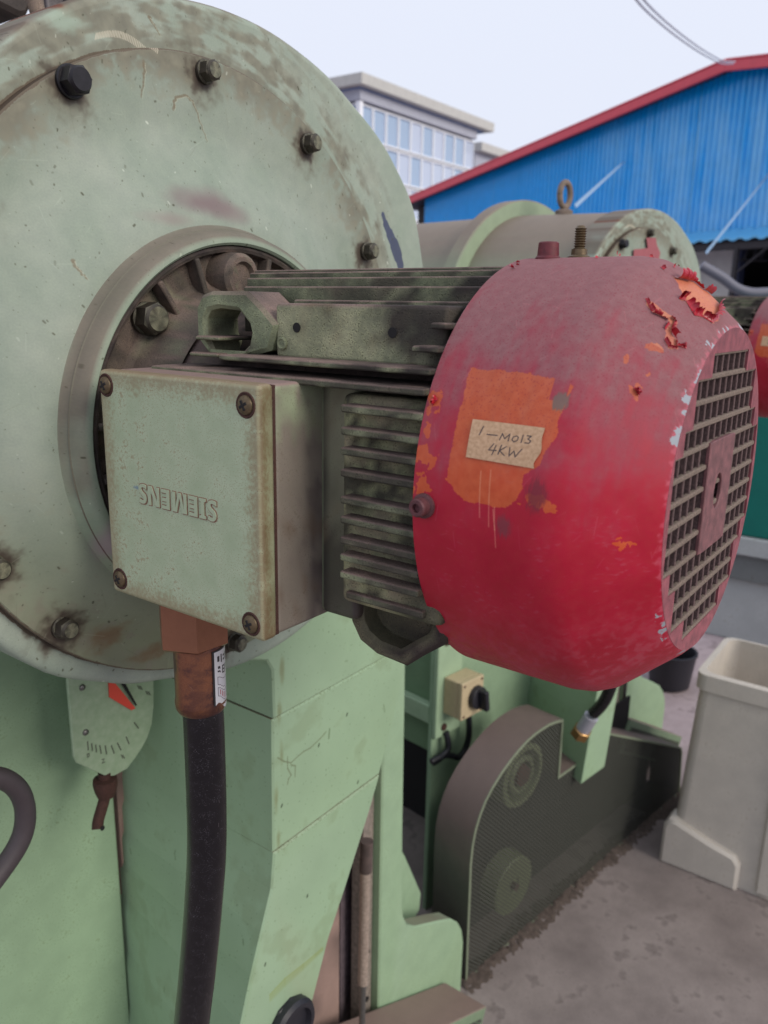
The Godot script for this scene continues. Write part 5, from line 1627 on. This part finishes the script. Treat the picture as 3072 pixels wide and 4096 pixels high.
func make_shed() -> void:
	var t := thing("blue_shed", "bright blue corrugated metal shed with a red roof edge", "shed", SHED_P)
	var b := Basis(SHED_D, Vector3.UP, SHED_D.cross(Vector3.UP))
	if b.z.dot(SHED_N) < 0:
		b = Basis(-SHED_D, Vector3.UP, (-SHED_D).cross(Vector3.UP))
	var sx := 1.0 if b.x.dot(SHED_D) > 0 else -1.0
	t.basis = b
	var roof := func(u: float) -> float: return 5.6 - absf(u - 0.95) * 0.1285
	# wall of profiled sheets, each about a metre wide
	for s in 20:
		var u0 := -9.0 + s * 0.97
		if u0 > 10.2:
			break
		var m := MB.new()
		for i in 8:
			var ua := u0 + 0.97 * i / 8
			var w := 0.97 / 8
			var y0 := 2.82
			var q := [[ua, 0.0], [ua + w * 0.3, 0.0], [ua + w * 0.42, 0.028], [ua + w * 0.82, 0.028], [ua + w * 0.96, 0.0], [ua + w, 0.0]]
			for e in 5:
				var p0 := Vector3(sx * q[e][0], 0, q[e][1] + 0.012 * (s % 2)); var p1 := Vector3(sx * q[e + 1][0], 0, q[e + 1][1] + 0.012 * (s % 2))
				var d := (p1 - p0).normalized()
				var nn := Vector3(-d.z, 0, d.x)
				if nn.z < 0: nn = -nn
				for h in 10:
					var ya := lerpf(y0, roof.call(q[e][0]), h / 10.0); var yb := lerpf(y0, roof.call(q[e][0]), (h + 1) / 10.0)
					var yc := lerpf(y0, roof.call(q[e + 1][0]), (h + 1) / 10.0); var yd := lerpf(y0, roof.call(q[e + 1][0]), h / 10.0)
					m.quad(p0 + Vector3(0, ya, 0), p1 + Vector3(0, yd, 0), p1 + Vector3(0, yc, 0), p0 + Vector3(0, yb, 0), nn)
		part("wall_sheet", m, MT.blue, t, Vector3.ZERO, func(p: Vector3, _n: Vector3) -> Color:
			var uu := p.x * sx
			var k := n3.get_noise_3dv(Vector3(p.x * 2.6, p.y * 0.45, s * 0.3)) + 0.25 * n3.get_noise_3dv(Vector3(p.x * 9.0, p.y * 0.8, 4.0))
			var sky_gloss := sstep(5.2, 2.6, uu) * sstep(5.4, 4.6, p.y) * sstep(-0.7, 0.6, k) * 0.6  # gloss of the sky painted into the sheets as paler blue
			sky_gloss = maxf(sky_gloss, sstep(0.15, 0.0, absf(p.y - 3.15) - 0.05 * k) * sstep(2.2, 1.2, uu) * 0.75)
			return lin(0, 172, 255).lerp(lin(150, 216, 255), sky_gloss))
	var m := MB.new()
	for e in [[11.6, 0.95], [0.95, -9.8]]:
		var pa := Vector3(sx * e[0], roof.call(e[0]) - 0.1, 0.35); var pb := Vector3(sx * e[1], roof.call(e[1]) - 0.1, 0.35)
		var c := (pa + pb) / 2
		var d := (pb - pa).normalized()
		var up := Vector3(0, 0, 1).cross(d)
		if up.y < 0: up = -up
		rbox(m, Transform3D(Basis(d, up, d.cross(up)), c), Vector3((pb - pa).length(), 0.17, 0.06), 0.02)
		rbox(m, Transform3D(Basis(d, up, d.cross(up)), c + up * 0.1 - Vector3(0, 0, 0.06)), Vector3((pb - pa).length(), 0.03, 0.2), 0.005)
	part("roof_edge", m, MT.red_trim, t)
	m = MB.new()
	for e in [[11.6, 0.95], [0.95, -9.8]]:
		var pa := Vector3(sx * e[0], roof.call(e[0]) - 0.02, 0.3); var pb := Vector3(sx * e[1], roof.call(e[1]) - 0.02, 0.3)
		var back := Vector3(0, 0, -14)
		m.quad(pa, pb, pb + back, pa + back, Vector3(0, 1, 0))
		m.quad(pa - Vector3(0, 0.08, 0), pb - Vector3(0, 0.08, 0), pb + back - Vector3(0, 0.08, 0), pa + back - Vector3(0, 0.08, 0), Vector3(0, -1, 0))
	part("roof", m, MT.navy, t)
	m = MB.new()
	box(m, Vector3(minf(sx * 10.25, sx * 10.9), 0, -0.6), Vector3(maxf(sx * 10.25, sx * 10.9), 4.15, -0.1), 0.01)  # dark box put in to paint the shadow under the eave
	box(m, Vector3(minf(sx * 11.0, sx * 11.2), 0, -14), Vector3(maxf(sx * 11.0, sx * 11.2), 4.2, -0.3), 0.01)
	box(m, Vector3(minf(sx * -9.2, sx * -9.0), 0, -14), Vector3(maxf(sx * -9.2, sx * -9.0), 4.2, -0.3), 0.01)
	box(m, Vector3(minf(sx * -9.0, sx * 11.0), 0, -14.2), Vector3(maxf(sx * -9.0, sx * 11.0), 5.4, -14), 0.01)
	part("side_wall", m, MT.interior, t)
	m = MB.new()
	box(m, Vector3(minf(sx * 0.6, sx * 10.2), 0, -0.12), Vector3(maxf(sx * 0.6, sx * 10.2), 2.81, -0.02), 0.01)
	part("lower_wall", m, MT.white_wall, t)
	m = MB.new()
	box(m, Vector3(minf(sx * 0.45, sx * 0.62), 0, -0.14), Vector3(maxf(sx * 0.45, sx * 0.62), 2.81, 0.02), 0.01)
	part("door_post", m, MT.navy, t)
	m = MB.new()
	box(m, Vector3(minf(sx * -9.0, sx * -3.6), 0, -0.14), Vector3(maxf(sx * -9.0, sx * -3.6), 2.81, 0.02), 0.01)
	part("door_post", m, MT.navy, t)
	# lean-to canopy of wavy sheet, on posts and light trusses
	var c := MB.new()
	var nu := 200
	grid(c, nu, 3, func(u: float, v: float) -> Vector3:
		var uu := lerpf(-9.0, 4.2, u)
		return Vector3(sx * uu, 2.86 - 0.24 * v + 0.022 * sin(uu * TAU / 0.26), 0.06 + 0.95 * v), Vector3(0, -50, 0))
	grid(c, nu, 1, func(u: float, v: float) -> Vector3:
		var uu := lerpf(-9.0, 4.2, u)
		return Vector3(sx * uu, 2.62 + 0.022 * sin(uu * TAU / 0.26) - 0.03 * v, 1.012), Vector3(0, 2, -50))
	part("canopy_sheet", c, MT.blue_roof, t)
	m = MB.new()
	box(m, Vector3(minf(sx * -9.0, sx * 4.1), 2.44, 0.9), Vector3(maxf(sx * -9.0, sx * 4.1), 2.56, 0.96), 0.01)
	box(m, Vector3(minf(sx * -9.0, sx * 4.1), 2.62, 0.03), Vector3(maxf(sx * -9.0, sx * 4.1), 2.74, 0.1), 0.01)
	part("canopy_beam", m, MT.interior, t)
	for i in 6:
		var u := 1.89 - i * 2.0
		m = MB.new()
		box(m, Vector3(sx * u - 0.035, 0, 0.9), Vector3(sx * u + 0.035, 2.5, 0.97), 0.01)
		part("canopy_post", m, MT.interior, t)
		m = MB.new()
		tube(m, [Vector3(sx * u, 2.46, 0.93), Vector3(sx * u, 2.72, 0.1)], 0.03, 8)
		for k in 4:
			tube(m, [Vector3(sx * u, 2.3, 0.93 - 0.22 * k), Vector3(sx * u, 2.6, 0.8 - 0.22 * k)], 0.015, 6)
		tube(m, [Vector3(sx * u, 2.28, 0.93), Vector3(sx * u, 2.3, 0.1)], 0.02, 8)
		tube(m, [Vector3(sx * u, 2.05, 0.93), Vector3(sx * (u - 0.55), 2.45, 0.93)], 0.02, 6)
		part("truss", m, MT.interior, t)

func make_building() -> void:
	# right wall lies on x = wx and runs away along -z, left wall on z = wz runs along -x
	var wx := -22.626; var wz := -29.165
	var t := thing("office_building", "flat roofed building with pale window bands beyond the blue shed", "building", Vector3(wx, 0, wz))
	var m := MB.new()
	box(m, Vector3(-14, 10.55, -11.45), Vector3(0.05, 11.0, 0.05), 0.02)
	part("cornice", m, MT.cornice, t)
	m = MB.new()
	box(m, Vector3(-13.6, 10.47, -11.0), Vector3(-0.3, 10.549, -0.3), 0.01)
	part("soffit", m, MT.soffit, t)
	m = MB.new()
	box(m, Vector3(-13.4, 10.05, -10.3), Vector3(-0.32, 10.469, -0.32), 0.01)
	part("wall_band", m, MT.band, t)
	m = MB.new()
	box(m, Vector3(-13.2, 0.0, -10.2), Vector3(-0.6, 10.04, -0.6), 0.01)
	part("wall", m, MT.white_wall, t)
	var wm := [MT.glass_a, MT.glass_a, MT.glass_b, MT.glass_c]
	for row in 4:
		var y1 := 9.96 - row * 1.5
		var y0 := y1 - 1.42
		for i in 10:
			var z0 := -0.5 - i * 0.985
			for face in 2:
				if face == 1 and i > 8:
					continue
				m = MB.new()
				# window frame of four bars
				var fr := [[z0, z0 - 0.05, y0, y1], [z0 - 0.90, z0 - 0.95, y0, y1], [z0 - 0.05, z0 - 0.90, y1 - 0.06, y1], [z0 - 0.05, z0 - 0.90, y0, y0 + 0.06]]
				for q in fr:
					if face == 0:
						box(m, Vector3(-0.60, q[2], minf(q[0], q[1])), Vector3(-0.46, q[3], maxf(q[0], q[1])), 0.004)
					else:
						box(m, Vector3(minf(q[0], q[1]), q[2], -0.60), Vector3(maxf(q[0], q[1]), q[3], -0.46), 0.004)
				var w := part("window", m, MT.frame_white, t)
				m = MB.new()
				if face == 0:
					box(m, Vector3(-0.58, y0 + 0.06, z0 - 0.90), Vector3(-0.54, y1 - 0.06, z0 - 0.05), 0.002)
				else:
					box(m, Vector3(z0 - 0.90, y0 + 0.06, -0.58), Vector3(z0 - 0.05, y1 - 0.06, -0.54), 0.002)
				var gm: Material = wm[clampi(int(rng.randf() * 2.6) + (1 if row > 0 else 0), 0, 3)]
				part("pane", m, gm if face == 0 else MT.glass_d, w)
	m = MB.new()
	box(m, Vector3(-0.62, 0, -0.62), Vector3(-0.38, 10.04, -0.38), 0.01)
	part("corner_post", m, MT.frame_white, t)
	var e := thing("low_building", "lower flat roofed block just right of the windowed building", "building", Vector3(wx, 0, wz - 10.3))
	m = MB.new()
	box(m, Vector3(-12, 9.5, -8), Vector3(0, 9.92, -0.02), 0.02)
	part("cornice", m, MT.cornice, e)
	m = MB.new()
	box(m, Vector3(-11.8, 0, -7.8), Vector3(-0.4, 9.49, -0.05), 0.02)
	part("wall", m, MT.band, e)

func make_yard() -> void:
	var g := MB.new()
	g.quad(Vector3(-120, 0, 40), Vector3(80, 0, 40), Vector3(80, 0, -140), Vector3(-120, 0, -140), Vector3.UP)
	var ground := part("ground", g, MT.concrete, self)
	ground.set_meta("kind", "structure")
	tag(ground, "dusty grey concrete yard under and between the machines", "")
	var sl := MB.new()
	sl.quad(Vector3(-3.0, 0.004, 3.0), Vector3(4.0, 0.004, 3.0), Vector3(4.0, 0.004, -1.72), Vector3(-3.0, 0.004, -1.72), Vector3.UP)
	var slab := part("floor_shade_sheet", sl, MT.slab, self)  # thin sheet whose darker colour paints the shade over the near floor
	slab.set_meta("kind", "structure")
	tag(slab, "darker concrete sheet with shade painted into its colour, in front of the guard and bin", "")
	var m := MB.new()
	grid(m, 160, 14, func(u: float, v: float) -> Vector3:
		var s := lerpf(-0.62, 0.44, u)
		var w := 0.05 + 0.022 * n3.get_noise_2d(s * 9, 3.0) + 0.006 * n3.get_noise_2d(s * 40, 9.0)
		var p := Vector3(-0.044 + (v - 0.45) * w * 2.0, 0, s)
		var h := 0.016 * sin(PI * v) * (0.7 + 0.5 * n3.get_noise_2d(s * 60, v * 6)) - 0.003
		var a := -0.15
		return Vector3(p.x * cos(a) + p.z * sin(a) - 0.125, h, -p.x * sin(a) + p.z * cos(a) - 1.287), Vector3(0, -5, -1))
	var db := part("floor_dirt", m, MT.debris, self)
	db.set_meta("kind", "stuff")
	tag(db, "dark crumbly dirt swept along the foot of the belt guard", "dirt")

func make_small_things(rear: Transform3D) -> void:
	# grey cable looping in from the left
	var m := MB.new()
	tube(m, smooth_path([Vector3(-0.06, -0.262, 0.32), Vector3(-0.085, -0.258, 0.22), Vector3(-0.1, -0.2635, 0.16), Vector3(-0.1, -0.274, 0.135), Vector3(-0.1, -0.291, 0.1205), Vector3(-0.1, -0.313, 0.1155), Vector3(-0.1, -0.336, 0.121), Vector3(-0.1, -0.356, 0.141), Vector3(-0.095, -0.375, 0.18), Vector3(-0.08, -0.42, 0.3)], 7), 0.0082, 16)
	var o := part("grey_cable", m, MT.cable, self, Vector3(0, AX, 0))
	tag(o, "grey rubber cable looping in from the left edge under the drum", "cable")
	m = MB.new()
	prism(m, facing_x(-0.236), zy([0.155, -0.345, 0.12, -0.362, 0.118, -0.372, 0.155, -0.39]), 0.03, 0.003)
	o = part("rusty_bracket", m, MT.rust, self, Vector3(0, AX, 0))
	tag(o, "small rusty bracket end inside the grey cable loop", "bracket")
	# hood and bracket above the drum
	m = MB.new()
	prism(m, facing_x(-0.75), zy([0.4, 0.425, 0.0, 0.372, -0.092, 0.357, -0.1, 0.36, -0.108, 0.374, -0.108, 0.62, 0.4, 0.62]), 0.4, 0.004)
	o = part("overhead_hood", m, mat(Color8(92, 84, 82), 0.8, 0.0, MT.cast.albedo_texture, 3.0), self, Vector3(0, AX, 0))
	tag(o, "dark grey hood edge above the drum at the top left corner", "hood")
	m = MB.new()
	box(m, Vector3(-0.36, 0.3, -0.131), Vector3(-0.33, 0.7, -0.109), 0.003)
	box(m, Vector3(-0.33, 0.3, -0.1305), Vector3(-0.3, 0.7, -0.1265), 0.001)
	o = part("steel_post", m, mat(Color8(138, 132, 136), 0.6, 0.2, MT.cast.albedo_texture, 8.0), self, Vector3(0, AX, 0))
	tag(o, "grey steel post standing behind the front drum's crown", "post")
	# teal cabinet far right
	var t := thing("teal_cabinet", "teal green machine cabinet on a pale base at the right edge", "cabinet", Vector3(0.2, 0, -3.6))
	m = MB.new()
	box(m, Vector3(-0.62, 0.49, -0.5), Vector3(0.9, 1.3, 0.4), 0.012, 1000, 2)
	part("body", m, MT.teal, t)
	m = MB.new()
	box(m, Vector3(-0.6, 0.41, -0.48), Vector3(0.88, 0.489, 0.42), 0.006, 1000, 2)
	part("base_rail", m, MT.pale_base, t)
	m = MB.new()
	box(m, Vector3(-0.6, 0.29, -0.48), Vector3(0.88, 0.409, 0.39), 0.006, 1000, 2)
	part("lower_rail", m, MT.grey_base, t)
	m = MB.new()
	box(m, Vector3(-0.6, 0.0, -0.48), Vector3(0.88, 0.289, 0.36), 0.006, 1000, 2)
	part("plinth", m, MT.pale_base, t)
	# black pan behind the rear mill's foot
	m = MB.new()
	lathe(m, [Vector2(0, 0.0), Vector2(0, 0.055), Vector2(0.01, 0.075), Vector2(0.14, 0.09), Vector2(0.142, 0.094), Vector2(0.15, 0.094), Vector2(0.15, 0.086), Vector2(0.02, 0.07), Vector2(0.02, 0.0)], 28, Transform3D(Basis(Vector3(0, 1, 0), Vector3(-1, 0, 0), Vector3(0, 0, 1)), Vector3(-0.33, -AX, -2.6)))
	o = part("black_bucket", m, MT.black_plastic, self, Vector3(0, AX, 0))
	tag(o, "black plastic bucket half hidden below the red fan cowl", "bucket")
	# overhead wires and the plastic straps on the shed
	var wp := [Vector3(-1.736, 3.45, -5.002), Vector3(-1.838, 3.473, -5.573), Vector3(-2.095, 3.687, -6.729), Vector3(-2.289, 3.874, -7.922), Vector3(-2.606, 4.205, -9.709), Vector3(-3.067, 4.713, -12.085), Vector3(-3.6, 5.35, -14.6)]
	for i in 2:
		m = MB.new()
		var pts := []
		for p in wp:
			pts.append(p + Vector3(0.022, 0.026, 0) * i)
		tube(m, smooth_path(pts, 6), 0.009, 8)
		o = part("overhead_wire", m, MT.wire, self)
		tag(o, ["lower strand of the overhead wire pair sagging towards the shed roof", "upper strand of the overhead wire pair sagging towards the shed roof"][i], "wire", "overhead wire strands")
	var Q := func(u: float, y: float, off: float) -> Vector3: return SHED_P + SHED_D * u + Vector3(0, y, 0) + SHED_N * off
	var st := [[Q.call(3.33, 4.32, 0.06), Vector3(-2.5, 2.26, -6.3), "pale plastic strap tied from a bolt high on the blue wall"], [Vector3(-2.93, 3.74, -15.1), Vector3(-2.4, 2.1, -9.9), "pale plastic strap slanting across the canopy edge of the shed"]]
	for q in st:
		m = MB.new()
		var d: Vector3 = q[1] - q[0]
		var s := d.cross(Vector3(0.6, 0, 0.8)).normalized() * 0.016
		var nn := d.cross(s).normalized()
		for e in 10:
			var a: Vector3 = q[0] + d * e / 10.0; var b: Vector3 = q[0] + d * (e + 1) / 10.0
			m.quad(a - s, a + s, b + s, b - s, nn)
			m.quad(a - s - nn * 0.003, a + s - nn * 0.003, b + s - nn * 0.003, b - s - nn * 0.003, -nn)
		o = part("plastic_strap", m, MT.strap, self)
		tag(o, q[2], "strap", "straps hung on the shed")
	# white pipe behind the rear motor
	m = MB.new()
	tube(m, smooth_path([Vector3(-0.62, 1.62, -3.45), Vector3(-0.537, 1.569, -3.499), Vector3(-0.48, 1.526, -3.527), Vector3(-0.427, 1.507, -3.56), Vector3(-0.362, 1.509, -3.608), Vector3(-0.262, 1.519, -3.684), Vector3(0.3, 1.56, -4.0)], 6), 0.022, 14)
	o = part("white_pipe", m, MT.pipe, self)
	tag(o, "pale grey sagging pipe behind the rear motor at the right edge", "pipe")

func _ready() -> void:
	# camera
	var cam := Camera3D.new()
	cam.name = "camera"
	var r := Vector3(0.80585791, 0.01739342, -0.59185345); var u := Vector3(-0.15900703, 0.96920892, -0.18801819); var f := Vector3(-0.57035936, -0.2456248, -0.78381035)
	cam.transform = Transform3D(Basis(r, u, -f), Vector3(0.46805472, AX + 0.08551117, 0.41051892))
	var at := CameraAttributesPhysical.new()
	at.frustum_focal_length = 18.9315
	at.frustum_near = 0.02
	at.frustum_far = 400.0
	at.frustum_focus_distance = 0.47
	at.exposure_aperture = 8.5
	cam.attributes = at
	cam.fov = 64.7249
	cam.near = 0.02
	cam.far = 400.0
	add_child(cam)
	cam.current = true
	# sky, sun, exposure
	env = Environment.new()
	var sky := Sky.new()
	var ps := ProceduralSkyMaterial.new()
	ps.sky_horizon_color = Color(0.48, 0.51, 0.592).linear_to_srgb()
	ps.sky_top_color = Color(0.56, 0.58, 0.645).linear_to_srgb()
	ps.sky_curve = 1.6
	ps.ground_bottom_color = Color(0.2, 0.2, 0.2)
	ps.ground_horizon_color = Color(0.5, 0.5, 0.52)
	ps.sky_energy_multiplier = 1.0
	sky.sky_material = ps
	env.background_mode = Environment.BG_SKY
	env.sky = sky
	env.tonemap_mode = Environment.TONE_MAPPER_LINEAR
	env.tonemap_exposure = 1.64
	env.sdfgi_enabled = true
	env.ssao_enabled = true
	env.ssil_enabled = true
	var we := WorldEnvironment.new()
	we.name = "environment"
	we.environment = env
	add_child(we)
	sun = DirectionalLight3D.new()
	sun.name = "sun"
	sun.light_energy = 0.42
	sun.light_angular_distance = 28.0
	sun.light_color = Color(1.0, 0.97, 0.93)
	sun.shadow_enabled = true
	add_child(sun)
	sun.look_at_from_position(Vector3.ZERO, -Vector3(0.78, 0.44, 0.02), Vector3.UP)

	rng.seed = 7
	n3.noise_type = FastNoiseLite.TYPE_SIMPLEX_SMOOTH
	n3.frequency = 1.0
	n3.fractal_octaves = 2
	n3.seed = 5
	make_materials()
	make_yard()
	make_building()
	make_shed()
	var mill := make_machine()
	var motor := make_motor()
	var rear := Transform3D(Basis(Vector3.UP, -0.15), Vector3(-0.125, 0.0, -1.287))
	var m2: Node3D = mill.duplicate()
	m2.name = named(self, "milling_machine")
	add_child(m2)
	m2.transform = rear
	tag(m2, "second pale green milling machine standing behind the red fan cowl", "machine", "green milling machines side by side")
	var k2: Node3D = motor.duplicate()
	k2.name = named(self, "electric_motor")
	add_child(k2)
	k2.transform = rear.translated_local(Vector3(0, AX + 0.009, 0))
	tag(k2, "motor of the rear mill, its red cowl cut off by the right edge", "motor", "electric motors on the mills")
	var rear_up := rear.translated_local(Vector3(0, AX, 0))
	var m := MB.new()
	prism(m, facing_x(0.0), zy([0.012, 0.23, -0.026, 0.233, -0.035, 0.219, -0.053, 0.205, -0.043, 0.165, 0.057, 0.16, 0.058, 0.205, 0.002, 0.211]), 0.0012, 0.0)
	part("paint_mark", m, MT.stain_pink, m2, Vector3(0.004, AX, -0.005))
	make_conduit()
	make_rear_conduit(rear_up)
	make_switch(rear_up)
	make_guard(rear_up)
	make_crate()
	make_small_things(rear)
